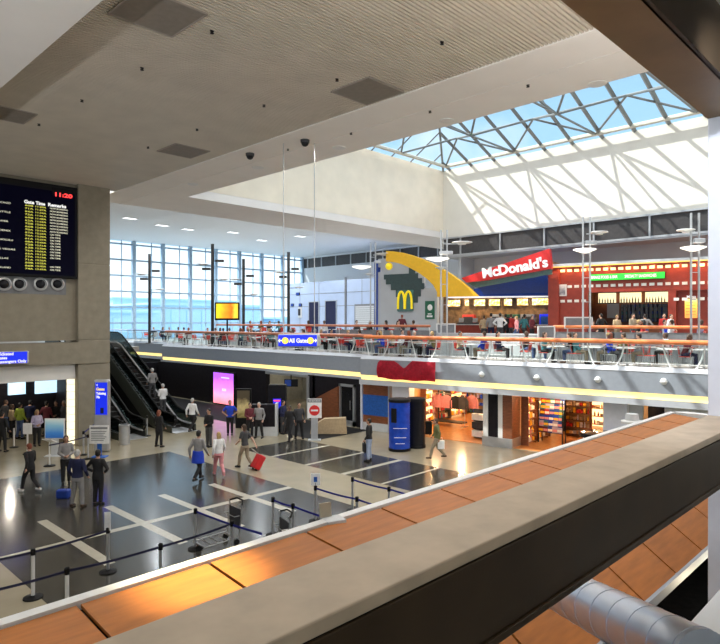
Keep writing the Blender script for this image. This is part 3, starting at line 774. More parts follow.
# ---- light masts on the mezzanine
MASTS = []
V2 = lambda x, y: Vector((x, y, 0))
def mast(px, Y, z0, ztop, arms, lab, dark=False, twin=True, rz=CAMROT):
    p = at_d(px, 322, Y); MASTS.append(V2(p.x, p.y)); t = thing('light_mast', (p.x, p.y, z0), rz, lab, 'light mast', 'light masts on the food court floor')
    m = 'dark_metal' if dark else 'satin_steel'; h = ztop-z0
    for s_ in ((-1, 1) if twin else (0,)):
        b = MB(); b.tube([(s_*0.16, 0, 0), (s_*0.16, 0, h)], 0.045 if twin else 0.12, 8); b.build('post', m, t, smooth=True)
    b = MB(); b.lathe([(0.32, 0), (0.32, 0.03), (0.1, 0.05)], 16); b.build('base_plate', m, t)
    if twin:
        for k in range(int(h/1.1)): b = MB(); b.box(-0.15, 0.15, -0.02, 0.02, 0.5+k*1.1, 0.53+k*1.1); b.build('rung', m, t)
    for (x, z, w_, kind) in arms:
        a = MB(); a.tube([(0, 0, z-z0), (x, -0.05, z-z0)], 0.025, 6); ao = a.build('arm', m, t)
        b = MB()
        if kind == 'r':
            b.lathe([(w_, 0.06), (w_*0.98, 0.09), (w_*0.4, 0.0), (w_*0.4, -0.03)][::-1], 20, (x, -0.05, z-z0)); b.build('reflector', 'white_metal', ao, smooth=True)
        elif kind == 'l':
            b.lathe([(w_*0.25, -0.14), (w_, 0.0), (w_, 0.03), (w_*0.2, 0.08)], 20, (x, -0.05, z-z0)); b.build('lamp_shade', mat('lamp_disc', (1, 0.95, 0.85), emit=(1, 0.93, 0.8), est=1.4) if 'lamp_disc' not in M else 'lamp_disc', ao, smooth=True)
        else:
            b.box(x-w_, x+w_, -0.2, 0.1, z-z0-0.09, z-z0+0.09, 0.02); b.build('lamp_head', m, ao)
    return t
zz = lambda px, py, Y: at_d(px, py, Y).z
mast(444, 32.8, MZ, zz(444, 230, 32.8), [(0.95, zz(444, 244, 32.8), 0.55, 'r'), (0.1, zz(444, 253, 32.8), 0.35, 'b'), (-0.35, zz(444, 259, 32.8), 0.62, 'l'), (-0.2, zz(444, 269, 32.8), 0.28, 'r')], 'twin-post steel light mast with round lamp discs before the yellow arc')
mast(586.5, 28, MZ, zz(586, 217, 28), [(0.55, zz(586, 234, 28), 0.4, 'r'), (0.15, zz(586, 243, 28), 0.25, 'b'), (-0.1, zz(586, 250, 28), 0.5, 'l')], 'twin-post light mast at the left end of the green shop sign')
mast(695, 25, MZ, zz(695, 213, 25), [(-0.4, zz(695, 232, 25), 0.35, 'r'), (0.1, zz(695, 241, 25), 0.22, 'b'), (-0.1, zz(695, 248, 25), 0.48, 'l')], 'twin-post light mast next to the pale gallery column')
mast(373, 40, MZ, zz(373, 242, 40), [(0.7, zz(373, 255, 40), 0.5, 'r'), (0.3, zz(373, 262, 40), 0.2, 'b'), (-0.75, zz(373, 267, 40), 0.62, 'l'), (-0.3, zz(373, 275, 40), 0.25, 'r')], 'twin-post light mast standing before the stepped grey and teal wall')
for px, Y, pt, lab in ((149.5, 52, 254, 'single dark light mast before the windows, nearest the escalators'), (212.5, 46, 244, 'single dark light mast beside the orange screen'), (288.5, 50, 252, 'single dark light mast at the right end of the windows'), (243.5, 50, 259, 'single dark light mast just right of the orange screen')):
    mast(px, Y, MZ, zz(px, pt, Y), [(0.55, zz(px, pt+17, Y), 0.3, 'b'), (-0.45, zz(px, pt+25, Y), 0.3, 'b'), (-0.75, zz(px, pt+21, Y), 0.45, 'r'), (0.9, zz(px, pt+36, Y), 0.4, 'r')], lab, True, False)
# ---- orange screen on a stand
p = at_d(227, 311, 44)
t = thing('advertising_screen', (p.x, p.y, p.z), CAMROT, 'black framed screen glowing orange and yellow on the far mezzanine', 'screen')
b = MB(); b.box(-0.88, 0.88, 0, 0.15, -0.66, 0.62, 0.03); b.build('casing', 'black', t)
b = MB(); b.box(-0.78, 0.78, -0.01, 0, -0.52, 0.52); b.build('screen_picture', gradmat('screen_orange', [(0.0, (0.05, 0.25, 0.02)), (0.3, (0.85, 0.65, 0.02)), (0.6, (0.95, 0.35, 0.02)), (0.85, (0.9, 0.16, 0.01)), (1.0, (0.9, 0.6, 0.05))], 'X', -0.9, 0.9, 1.0, 0.35, 1.6), t)
b = MB(); b.tube([(0, 0.08, -0.6), (0, 0.08, MZ-p.z)], 0.06); b.box(-0.4, 0.4, -0.2, 0.35, MZ-p.z, MZ-p.z+0.04); b.build('stand', 'black', t)
# ================================================================== FOOD COURT
S = lambda px, py, d=0.0: FS.hit(px, py, d)
def pbox(b, px0, px1, py0, py1, ref, y0, y1, d=0.0, bev=0.0):
    """a box on the shop-front plane between two sight lines"""
    b.box(FS.x(px0, d), FS.x(px1, d), y0, y1, FS.z(ref, py1, d), FS.z(ref, py0, d), bev)
# ---- red bar front
x0 = FS.x(551); x1 = FS.x(740); ztop = FS.z(630, 263.5)
zd = [FS.z(630, q) for q in (268.0, 284.8, 300, 327)]
b = MB()
zs = FS.z(630, 291.5); xo0, xo1 = FS.x(588), FS.x(668); xm = FS.x(676)
b.box(x0, x1, 0, 0.4, zs, ztop); b.box(x0, xo0, 0, 0.4, UZ, zs); b.box(xo1, xm, 0, 0.4, UZ, zs); b.box(x0-0.1, x0+0.5, -0.25, 0.4, UZ, ztop+0.1)
b.box(xm, x1, 0.5, 0.7, UZ, zs)
b.cur = 1; b.box(x0-0.2, x1, -0.35, 0.5, ztop, ztop+0.14)
b.cur = 2; 
for z in zd[:3]:
    n = 24
    for k in range(n):
        xx = x0+0.15+k*(x1-x0)/n
        if z == zd[2] and xo0-0.2 < xx < xo1: continue
        b.cur = 3 if z == zd[0] else 2
        b.box(xx, xx+(x1-x0)/n*0.64, -0.02, 0.02, z-0.075, z+0.075)
struct(FS.put(b, 'wall_bar_front', ['red_tile', 'pale_panel', mat('tile_white', (0.8, 0.76, 0.7), 0.4), mat('tile_lit', (0.9, 0.8, 0.5), 0.4, emit=(1.0, 0.8, 0.4), est=1.0)]))
b = MB(); b.box(x0+0.1, x1, -0.30, -0.24, ztop-0.06, ztop-0.01); struct(FS.put(b, 'trim_bar_cove', 'lit_amber'))
for k in range(9):
    p = FS.W(x0+0.8+k*1.15, -0.45, ztop-0.05); lamp_q = (p.x, p.y, p.z)
    l = bpy.data.lights.new('lamp', 'SPOT'); l.energy = 22; l.color = (1, 0.5, 0.16); l.spot_size = rad(140); l.shadow_soft_size = 0.05
    o = bpy.data.objects.new('lamp', l); COL.objects.link(o); o.location = lamp_q; o.rotation_euler = (0.25, 0, FS.a)
b = MB(); b.box(xo0-0.5, x1, 4.2, 4.4, UZ, ztop); b.box(xo0-0.7, xo0-0.5, 0.4, 4.4, UZ, ztop); b.box(x0, x1, 0.4, 4.4, zs+0.2, zs+0.3)
struct(FS.put(b, 'wall_bar_room', 'brown_wood'))
# green sign
xa, za = S(600, 280.6, -0.15); xb, _ = S(665, 280, -0.15)
xa = FS.x(589, -0.15); zc = FS.z(630, 276.2, -0.15); hh = FS.z(630, 272.8, -0.15)-zc
p = FS.W(xa, -0.15, zc)
t = thing('shop_sign', p, FS.a, 'long bright green lit sign with white lettering on the red bar front', 'sign')
b = MB(); b.box(0, xb-xa, 0, 0.14, -hh, hh, 0.02); b.build('casing', 'dark_metal', t)
b = MB(); b.box(0.02, xb-xa-0.02, -0.012, 0.0, -hh+0.02, hh-0.02); b.build('sign_face', 'lit_green', t)
text('BRINGS FOOD & BAR', hh*1.25, 'lit_white', t, 0.12, -0.025, -hh*0.42, 'LEFT', off=0.004, sx=(xb-xa)*0.42/(hh*1.25*11.2))
text('SPECIALTY SANDWICHES', hh*1.25, 'lit_white', t, (xb-xa)*0.485, -0.025, -hh*0.42, 'LEFT', off=0.004, sx=(xb-xa)*0.48/(hh*1.25*13.4))
# framed picture on the red wall
xc, zc = S(561, 290.3, -0.06); w_ = (FS.x(566.5)-FS.x(555.5))/2; h_ = FS.z(561, 284.5)-FS.z(561, 290.3)
t = thing('framed_poster', FS.W(xc, -0.06, zc), FS.a, 'white framed grey poster on the red wall left of the green sign', 'poster')
b = MB(); b.box(-w_, w_, 0, 0.06, -h_, h_, 0.01); b.build('frame', 'white_metal', t)
b = MB(); b.box(-w_*0.78, w_*0.78, -0.01, 0, -h_*0.8, h_*0.8); b.build('print', gradmat('poster_grey', [(0.0, (0.10, 0.10, 0.12)), (0.45, (0.55, 0.55, 0.58)), (0.7, (0.2, 0.2, 0.24)), (1.0, (0.7, 0.7, 0.72))], 'Z', -0.5, 0.5, 0, 0.6, 4.0), t)
# backlit bottle shelves
D = 3.7
bs = []
for a, c_ in ((598, 615.5), (619.5, 641), (645, 668)):
    xa, xb = FS.x(a, D), FS.x(c_, D); zt, zb = FS.z(630, 292.5, D), FS.z(630, 302.5, D)
    t = thing('bottle_shelf', FS.W((xa+xb)/2, D, zb), FS.a, None, 'shelf', 'lit bottle shelves in the bar')
    w_ = (xb-xa)/2
    b = MB(); b.box(-w_, w_, 0.1, 0.2, 0, zt-zb); b.build('light_panel', mat('panel_lit', (0.9, 0.85, 0.6), emit=(1.0, 0.85, 0.5), est=1.3) if 'panel_lit' not in M else 'panel_lit', t)
    b = MB(); b.box(-w_-0.05, w_+0.05, -0.1, 0.2, -0.05, 0.0); b.box(-w_-0.05, w_+0.05, -0.1, 0.2, zt-zb, zt-zb+0.05); b.build('frame', 'dark_metal', t)
    bs.append((t, w_))
ordinal_labels([q[0] for q in bs], '# glowing bottle shelf from the left inside the red bar')
bm_ = MB(); bm_.lathe([(0.035, 0), (0.037, 0.16), (0.015, 0.21), (0.015, 0.28), (0.0, 0.285)], 8); bme = bm_.mesh('bottle', 'maroon', True)
bcol = ['olive', 'hair_auburn', 'tan_cloth', 'teal_cloth']
def add_copy(me, name, loc, rz, label, cat, group, mats=None, sc_=(1, 1, 1)):
    o = bpy.data.objects.new(name, me); COL.objects.link(o); o.location = loc; o.rotation_euler = (0, 0, rz); o.scale = sc_
    if mats:
        for i, m in enumerate(mats):
            o.material_slots[i].link = 'OBJECT'; o.material_slots[i].material = M[m]
    return tag(o, label, cat, group)
for t, w_ in bs:
    n = int(w_*2/0.16)
    for k in range(n):
        p = t.location + FS.u*(-w_+0.1+k*0.16) - FS.n*0.02
        add_copy(bme, 'bottle', (p.x, p.y, p.z), 0, 'small bottle on a glowing shelf inside the red bar', 'bottle', 'bottles on the glowing bar shelves', [R.choice(bcol)], (1, 1, R.uniform(0.9, 1.3)))
# dark bottle rack below
xa, xb = FS.x(620, D-0.1), FS.x(667, D-0.1); zt, zb = FS.z(640, 304, D-0.1), FS.z(640, 322, D-0.1)
t = thing('wine_rack', FS.W((xa+xb)/2, D-0.1, zb), FS.a, 'dark blue back-bar rack of bottles below the glowing shelves', 'rack')
b = MB(); w_ = (xb-xa)/2; b.box(-w_, w_, 0.2, 0.28, 0, zt-zb); b.build('back', mat('rack_navy', (0.012, 0.018, 0.05), 0.3), t)
for k in range(5):
    b = MB(); b.box(-w_, w_, -0.05, 0.2, k*(zt-zb)/5, k*(zt-zb)/5+0.03); b.build('shelf', 'dark_metal', t)
    for j in range(int(w_*2/0.24)):
        p = t.location + FS.u*(-w_+0.12+j*0.24) + FS.n*0.08 + Vector((0, 0, k*(zt-zb)/5+0.03))
        add_copy(bme, 'bottle', (p.x, p.y, p.z), 0, 'dark bottle in the back-bar rack under the glowing shelves', 'bottle', 'bottles in the dark rack', [R.choice(['deep_blue', 'navy', 'teal_cloth', 'grey_cloth'])], (1, 1, 0.9))
# white panel behind bar + counter
xa, xb = FS.x(607, D), FS.x(619, D)
b = MB(); b.box(xa, xb, D, D+0.1, FS.z(613, 318, D), FS.z(613, 303.5, D)); o = FS.put(b, 'bar_fridge', 'pale_panel'); tag(o, 'pale glass fridge panel beside the dark bottle rack in the bar', 'fridge')
b = MB(); b.box(xo0-0.3, xo1, 1.0, 1.7, UZ, UZ+1.02); b.cur = 1; b.box(xo0-0.35, xo1, 0.9, 1.75, UZ+1.02, UZ+1.08, 0.01)
o = FS.put(b, 'bar_counter', ['brown_wood', 'dark_metal']); tag(o, 'dark wooden bar counter inside the red bar front', 'counter')
# yellow menu board at right
xc, zc = S(691, 306, 0.42)
t = thing('menu_board', FS.W(xc, 0.42, zc), FS.a, 'glowing yellow and orange menu board beside the pale gallery column', 'menu')
w_ = (FS.x(697, .42)-FS.x(684.5, .42))/2; h_ = FS.z(691, 300, .42)-FS.z(691, 306, .42)
b = MB(); b.box(-w_, w_, 0, 0.08, -h_*2.0, h_*1.2); b.build('panel', gradmat('menu_glow', [(0.0, (0.9, 0.25, 0.05)), (0.5, (1.0, 0.45, 0.08)), (0.78, (1.0, 0.75, 0.1)), (1.0, (1.0, 0.9, 0.3))], 'Z', -h_*2, h_*1.2, 1.0, 0.15, 6), t)
text('Menu', h_*0.6, 'lit_white', t, -w_*0.7, -0.02, h_*1.35, off=0.006)
for k in range(5): text('--------', h_*0.42, 'red_paint', t, -w_*0.8, -0.015, h_*(0.5-k*0.5), off=0.003, sx=1.3, name='menu_lines')
# ---- burger counter area left of the bar
xl, xr = FS.x(445), x0-0.1
b = MB(); xk = FS.x(440, 3.0); zk = FS.z(500, 296, 3.0)+0.1; b.box(xk, xr+0.1, 3.0, 3.2, UZ, zk); b.box(xr, xr+0.2, 0.2, 3.1, UZ, 9.2); b.box(FS.x(424), xk, 2.9, 3.1, UZ, zk); struct(FS.put(b, 'wall_burger_room', mat('kitchen_wall', (0.24, 0.13, 0.055), 0.5, var=0.5, scale=4)))
zs1, zs2 = FS.z(500, 281, -0.8), FS.z(500, 296, 2.0)
b = MB(); b.prism([(-0.8, FS.z(530, 271.5, -0.8)), (-0.8, FS.z(530, 276, -0.8)), (1.6, zs2), (3.0, zs2), (3.0, zs2+0.15), (1.8, zs2+0.15)], FS.x(476), xr, 'yz'); struct(FS.put(b, 'ceiling_burger_soffit', 'deep_blue'))
b = MB(); b.prism([(FS.x(466, -0.9), FS.z(466, 282, -0.9)), (FS.x(551, -0.9), FS.z(551, 268.5, -0.9)), (FS.x(551, -0.9), FS.z(551, 274, -0.9)), (FS.x(476, -0.9), FS.z(476, 287.5, -0.9))], -0.92, -0.6); struct(FS.put(b, 'trim_burger_band', 'teal'))
Pb = lambda px, py: FS.hit(px, py, 1.4)
b = MB(); b.prism([Pb(474, 289), Pb(551, 271), Pb(551, 295.6), Pb(470, 296.4)], 1.4, 1.6); struct(FS.put(b, 'trim_blue_fascia', 'deep_blue'))
b = MB(); b.prism([Pb(447, 296.6), Pb(551, 295.8), Pb(551, 297.2), Pb(447, 298)], 1.36, 1.5); struct(FS.put(b, 'trim_light_strip', 'lit_white'))
tl = []
for px in (461, 475, 489, 519, 533):
    t = thing('till', FS.W(FS.x(px, 1.9), 1.9, UZ+1.1), FS.a+PI, None, 'till', 'tills on the burger counter')
    b = MB(); b.box(-0.2, 0.2, -0.2, 0.15, 0, 0.12, 0.01); b.build('base', 'charcoal', t)
    b = MB(); b.X = Matrix.Translation((0, 0, 0.12)) @ Matrix.Rotation(rad(15), 4, 'X'); b.box(-0.17, 0.17, -0.02, 0.02, 0.02, 0.3); b.build('screen', 'grey_panel', t)
    tl.append(t)
ordinal_labels(tl, 'grey till on the burger counter, # from the left')
for px, m, lab in ((468, 'chair_red', 'red drinks machine behind the burger counter, left end'), (496, 'satin_steel', 'steel fryer cabinet behind the burger counter'), (512, 'sign_green', 'green drinks machine behind the burger counter'), (527, 'satin_steel', 'steel warming cabinet behind the burger counter, right part'), (546, 'sign_blue', 'bright blue drinks fridge at the right end of the burger counter')):
    t = thing('kitchen_machine', FS.W(FS.x(px, 2.55), 2.55, UZ), FS.a, lab, 'machine')
    b = MB(); b.box(-0.42, 0.42, 0, 0.4, 0, 1.75, 0.03); b.build('cabinet', m, t)
    b = MB(); b.box(-0.34, 0.34, -0.015, 0, 0.95, 1.6); b.build('front_panel', 'charcoal' if m != 'sign_blue' else 'panel_blue', t)
# menu boards
mb_ = []
for a, c_ in ((447, 461), (464, 470), (473, 486), (488, 501), (503, 513), (516, 529), (531, 551)):
    d = 2.6
    xa, xb = FS.x(a, d), FS.x(c_, d); zt, zb = FS.z(500, 298.8, d), FS.z(500, 306.0, d)
    t = thing('menu_board', FS.W((xa+xb)/2, d, zb), FS.a, None, 'menu', 'lit menu boards over the burger counter')
    w_ = (xb-xa)/2-0.05; h_ = zt-zb
    b = MB(); b.box(-w_, w_, 0, 0.12, 0, h_); b.build('casing', 'dark_metal', t)
    b = MB(); b.box(-w_+0.03, w_-0.03, -0.012, 0, 0.03, h_-0.03); b.build('picture', gradmat('menu_pic', [(0.0, (0.45, 0.05, 0.01)), (0.38, (1.0, 0.38, 0.03)), (0.52, (1.0, 0.80, 0.25)), (0.66, (1.0, 0.95, 0.7)), (1.0, (0.9, 0.25, 0.02))], 'X', 0, 1e6, 0.95, 1.0, 7.0) if 'menu_pic' not in M else 'menu_pic', t)
    mb_.append(t)
ordinal_labels(mb_, '# glowing menu board from the left above the burger counter')
b = MB(); b.box(FS.x(452, 1.7), xr-0.1, 1.7, 2.2, UZ, UZ+1.05); b.cur = 1; b.box(FS.x(452, 1.7)-.05, xr-0.1, 1.6, 2.3, UZ+1.05, UZ+1.1)
o = FS.put(b, 'service_counter', ['red_tile', 'satin_steel']); tag(o, 'long service counter of the burger restaurant, red front and steel top', 'counter')
for px in (456, 480, 505, 530):
    l = bpy.data.lights.new('lamp', 'POINT'); l.energy = 30; l.color = (1, 0.75, 0.4); l.shadow_soft_size = 0.1
    o = bpy.data.objects.new('lamp', l); COL.objects.link(o); o.location = FS.W(FS.x(px, 2), 2.0, zs2-0.3)
# red wedge sign
d = -1.2
P = lambda px, py: FS.hit(px, py, d)
poly = [P(461.5, 278), P(549, 248.5), P(551, 268.5), P(487, 280), P(466, 282.5)]
t = thing('restaurant_sign', FS.W(0, d, 0), FS.a, 'red wedge-shaped sign rising to the right with white restaurant lettering', 'sign')
b = MB(); b.prism(poly, 0, 0.5); b.build('wedge', 'red_paint', t)
a0 = P(483.5, 280); a1 = P(548.5, 268.5); ang = math.atan2(a1[1]-a0[1], a1[0]-a0[0]); L = math.hypot(a1[0]-a0[0], a1[1]-a0[1])
tt = text("McDonald's", 1.0, 'letter_white', t, a0[0], -0.05, a0[1]+0.12, 'LEFT', ext=0.05, off=0.03, tilt=ang, fit=L)
# yellow half arc
d = -2.0
P = lambda px, py: FS.hit(px, py, d)
up_ = [(386, 251), (393, 251.2), (402, 252.5), (411, 255), (421, 258.5), (431, 263), (441, 268.5), (451, 274.5), (460, 281), (468, 287.5), (477, 296)]
lo_ = [(437, 296.8), (437, 292), (433, 285), (427, 279), (419, 273), (410, 268), (401, 264), (393, 262), (386, 261.5)]
t = thing('arc_fin', FS.W(0, d, 0), FS.a, 'large mustard yellow curved fin sweeping down to the right behind the light mast', 'sign fin')
b = MB(); b.prism([P(*q) for q in up_+lo_], 0, 0.4); b.build('fin', 'mustard', t)
q0 = P(386.5, 256)
b = MB(); b.tube([(q0[0], 0.2, q0[1]-0.1), (q0[0]+0.05, 0.2, q0[1]-1.0)], 0.04); b.build('hanger', 'satin_steel', t)
b = MB(); b.ell((P(387.5, 266)[0], 0.2, P(387.5, 266)[1]), (0.24, 0.24, 0.24)); b.build('globe', 'arch_yellow', t, smooth=True)
b = MB(); b.tube([(P(436, 300)[0]+0.3, 0.2, UZ), (P(436, 300)[0]+0.3, 0.2, P(436, 293)[1])], 0.1); b.build('support', 'satin_steel', t)
# ---- stepped wall with its arches sign
d = 0.0
P = lambda px, py: FS.hit(px, py, d)
b = MB()
b.cur = 0; b.prism([P(378, 335), P(378, 272), P(384, 272), P(384, 279), P(391, 279), P(391, 287), P(424, 288), P(424, 288), P(437, 288), P(437, 335)], 0, 0.3)
b.cur = 1; b.box(P(374.5, 0)[0], P(378, 0)[0], -0.05, 0.35, UZ, P(376, 260)[1])
b.cur = 2
for (a, c_, t_, bt) in ((378, 415, 257.5, 266), (381, 424, 266, 273.5), (385, 424, 273.5, 281), (390, 424, 281, 288)): pbox(b, a, c_, t_, bt, 400, 0.03, 0.33)
b.cur = 3
for (a, c_, t_, bt) in ((384, 418, 274, 279), (386, 422, 279, 284), (391, 424, 284, 290), (396, 421, 290, 297), (400, 418, 297, 303), (409, 415, 266, 274)): pbox(b, a, c_, t_, bt, 400, -0.03, 0.1)
struct(FS.put(b, 'wall_stepped', ['grey_wall', 'deep_blue', 'grey_wall', 'dark_teal']))
xc, zc = P(405.5, 309)
t = thing('arches_sign', FS.W(xc, -0.06, zc), FS.a, 'yellow double-arch emblem on a teal square on the grey stepped wall', 'sign')
w_ = (P(413.5, 300)[0]-P(397.5, 300)[0])/2; H_ = P(405, 291)[1]-zc
b = MB(); b.box(-w_, w_, 0.0, 0.05, -0.1*H_, H_*1.05); b.build('backing', mat('sign_teal', (0.06, 0.20, 0.20), 0.5), t)
b = MB()
def arch(cx, rx, rz, n=18):
    pts = []
    for k in range(n+1):
        a = PI*k/n; pts.append((cx-rx*math.cos(a), -0.05, rz*math.sin(a)**0.62))
    return pts
for s_ in (-1, 1): b.tube(arch(s_*w_*0.44, w_*0.42, H_*0.96), w_*0.13, 8)
b.build('arches', 'arch_yellow', t, smooth=True)
b = MB(); b.box(-w_*0.9, w_*0.9, -0.03, 0.02, -H_*0.14, -0.01); b.build('base_bar', 'teal', t)
# green poster
xc, zc = P(430, 310)
t = thing('green_poster', FS.W(xc, -0.05, zc), FS.a, 'dark green poster with a white figure on the grey stepped wall', 'poster')
w_ = (P(434.8, 310)[0]-P(425.5, 310)[0])/2; h_ = P(430, 301)[1]-zc
b = MB(); b.box(-w_, w_, 0, 0.05, -h_, h_); b.build('board', 'sign_green', t)
b = MB(); b.X = Matrix.Rotation(PI/2, 4, 'X'); b.ell((0.02, h_*0.28, 0.0), (w_*0.55, h_*0.35, 0.03)); b.build('white_figure', 'print_white', t)
b = MB(); b.box(-w_*0.6, w_*0.6, -0.012, 0, -h_*0.8, -h_*0.6); b.box(-w_*0.4, w_*0.4, -0.012, 0, -h_*0.5, -h_*0.38); b.build('caption_bars', 'print_white', t)
# ---- pale blue block with dark doors, far left of the food court
gB = 45.0
yb0, yb1 = at_gx(290, 300, gB).y, at_gx(378, 300, gB).y
ztB = at_gx(330, 281, gB).z
b = MB(); b.box(gB, gB+3, yb1-2, yb0, MZ, ztB); b.cur = 1
for py in (293, 306): b.box(gB-0.015, gB, yb1, yb0, at_gx(330, py, gB).z-0.02, at_gx(330, py, gB).z+0.02)
for px in (300, 319, 346, 362): yy = at_gx(px, 300, gB).y; b.box(gB-0.015, gB, yy-0.02, yy+0.02, MZ, ztB)
yy = at_gx(346, 300, gB).y; b.box(gB-0.12, gB, yy-0.1, yy+0.1, MZ, ztB+0.3)
struct(b.build('wall_block', ['blue_grey_wall', 'grey_panel']))
for i, (a, c_, t_) in enumerate(((309.5, 319, 302), (326, 336.5, 301.5))):
    b = MB(); y0, y1 = at_gx(c_, 300, gB).y, at_gx(a, 300, gB).y; zt = at_gx(320, t_, gB).z
    b.box(gB-0.06, gB, y0, y1, UZ, zt); o = struct(b.build('door_%d' % (i+2), 'navy'))
    b = MB(); b.box(gB-0.1, gB, y0-0.08, y0, UZ, zt+0.08); b.box(gB-0.1, gB, y1, y1+0.08, UZ, zt+0.08); b.box(gB-0.1, gB, y0, y1, zt, zt+0.08); b.build('door_frame', 'satin_steel', o)
b = MB(); y0, y1 = at_gx(375, 300, gB-0.3).y, at_gx(354.5, 300, gB-0.3).y; zt = at_gx(365, 305.5, gB-0.3).z
b.box(gB-0.3, gB, y0, y1, UZ, zt+0.15); b.cur = 1
for k in range(14): b.box(gB-0.33, gB-0.3, y0+0.15, y1-0.15, UZ+k*(zt-UZ)/14, UZ+(k+0.8)*(zt-UZ)/14)
struct(b.build('door_shutter', ['grey_panel', 'pale_panel']))
for px, py, w_, h_, lab, c_ in ((297.5, 294, 0.30, 0.16, 'small black wall screen highest on the pale blue block', 'screen'), (292, 305, 0.25, 0.16, 'small black wall screen at the left edge of the pale blue block', 'screen'), (300, 305, 0.25, 0.16, 'small black wall screen above the white pay phone', 'screen')):
    q = at_gx(px, py, gB-0.1); t = thing('wall_screen', q, -PI/2, lab, c_, 'wall screens on the block')
    b = MB(); b.box(-w_, w_, 0, 0.1, -h_, h_, 0.02); b.build('casing', 'black', t)
    b = MB(); b.box(-w_+0.04, w_-0.04, -0.01, 0, -h_+0.04, h_-0.04); b.build('screen', 'deep_blue', t)
q = at_gx(299.5, 312, gB-0.15)
t = thing('pay_phone', q, -PI/2, 'white wall-mounted pay phone on the pale blue block', 'phone')
b = MB(); b.box(-0.28, 0.28, 0, 0.15, -0.65, 0.55, 0.03); b.build('backboard', 'white_metal', t)
b = MB(); b.box(-0.16, 0.16, -0.1, 0, -0.4, 0.35, 0.02); b.build('phone_body', 'charcoal', t)
# ---- small grey notice boards on the terrace
for px0, px1, py0, py1, Y, lab in ((538.5, 554.5, 326.5, 338, 27.5, 'grey framed notice board behind the railing, left of the red bar'), (565, 592, 317.5, 328, 29.5, 'wide grey framed notice board just before the red bar front'), (437, 455, 324, 337, 34, 'grey box-shaped screen panel near the terrace stair')):
    p = at_d((px0+px1)/2, (py0+py1)/2, Y); w_ = (px1-px0)/2*Y/FOC; h_ = (py1-py0)/2*Y/FOC
    t = thing('notice_board', p, CAMROT, lab, 'notice board', 'grey boards on the terrace')
    b = MB(); b.box(-w_, w_, 0, 0.05, -h_, h_); b.build('panel', 'grey_panel', t)
    b = MB()
    for s_ in (-1, 1): b.box(s_*w_-0.03, s_*w_+0.03, -0.02, 0.07, -h_-0.03, h_+0.03); b.box(-w_, w_, -0.02, 0.07, s_*h_-0.03, s_*h_+0.03)
    b.build('frame', 'white_metal', t)
    zf = (UZ if Y > 28.5 else MZ) - p.z
    for s_ in (-1, 1): b = MB(); b.box(s_*w_*0.8-0.025, s_*w_*0.8+0.025, 0, 0.05, zf, -h_); b.build('leg', 'satin_steel', t)

# ================================================================== RAILINGS
def railing(fr, x0, x1, y, z0, h, label, step=1.35, rail='orange_rail', r=0.095, glass=True, lean=0.28, lower=True, cat='railing'):
    t = thing('railing', fr.W(x0, y, z0), fr.a, label, cat)
    L = x1-x0
    b = MB(); nseg = max(1, int(L/2.7))
    for k in range(nseg): b.tube([(L*k/nseg+0.012, 0, h), (L*(k+1)/nseg-0.012, 0, h)], r, 10)
    b.tube([(0, 0, h), (L, 0, h)], r*0.9, 8); b.build('handrail', rail, t, smooth=True)
    n = int(L/step)
    for k in range(n+1):
        x = min(L-0.05, 0.05+k*L/n)
        b = MB(); pts = []
        for j in range(9):
            a = j/8; pts.append((x - lean*(1 if k % 2 else -1)*(a**1.8), -0.02+0.10*math.sin(a*PI), (h-0.05)*(1-a)))
        b.tube(pts, 0.034, 6); xf = x-lean*(1 if k % 2 else -1); b.box(xf-0.09, xf+0.09, -0.07, 0.07, 0, 0.015); b.build('post', 'white_metal', t, smooth=True)
    if lower:
        b = MB(); b.tube([(0, 0.02, 0.13), (L, 0.02, 0.13)], 0.018, 5); b.tube([(0, 0.02, h-0.2), (L, 0.02, h-0.2)], 0.014, 5); b.build('rail_bars', 'white_metal', t)
    if glass:
        b = MB()
        for k in range(n): b.box(0.07+k*L/n, 0.03+(k+1)*L/n, 0.03, 0.042, 0.16, h-0.22)
        b.build('glass_panels', 'clear_glass', t)
    return t
railing(FC, 0.05, 25.5, 0.28, MZ+0.05, 0.98, 'long orange handrail with curved white posts along the near half of the mezzanine edge')
railing(FB, 0.1, 22.4, 0.28, MZ+0.05, 1.0, 'orange handrail with posts along the far half of the mezzanine edge', rail='orange_rail_dull')
railing(FA, 0.1, 14.7, 0.28, MZ+0.05, 1.0, 'pale railing on the set-back mezzanine edge behind the escalators', rail='blue_grey_wall', r=0.06)
railing(FC, FC.x(555, TD), 25.5, TD-0.2, UZ, 1.02, 'upper orange handrail along the raised terrace in front of the red bar', rail='orange_rail', lower=False, glass=False, lean=0.0, r=0.075, step=2.2)
railing(FC, -4.8, FC.x(432, TD), TD-0.2, UZ, 1.02, 'upper orange handrail on the terrace before the arches wall', rail='orange_rail_dull', lower=False, glass=False, lean=0.0, r=0.075, step=2.2)
FT = Frame(28.0, 44, -PI/2)
railing(FT, 0.2, 44-t0.y-5.5, 0.0, UZ, 1.02, 'upper dull orange handrail of the far terrace, behind the hanging sign', rail='orange_rail_dull', lower=False, glass=False, lean=0.0, r=0.075, step=2.2)
xs0, xs1 = FC.x(452, TD-0.4), FC.x(537, TD-0.4)
railing(FC, xs0, xs1, TD-0.5, MZ, 1.0, 'plain white stair railing between the two terrace handrails', rail='white_metal', r=0.03, glass=False, lean=0.0)

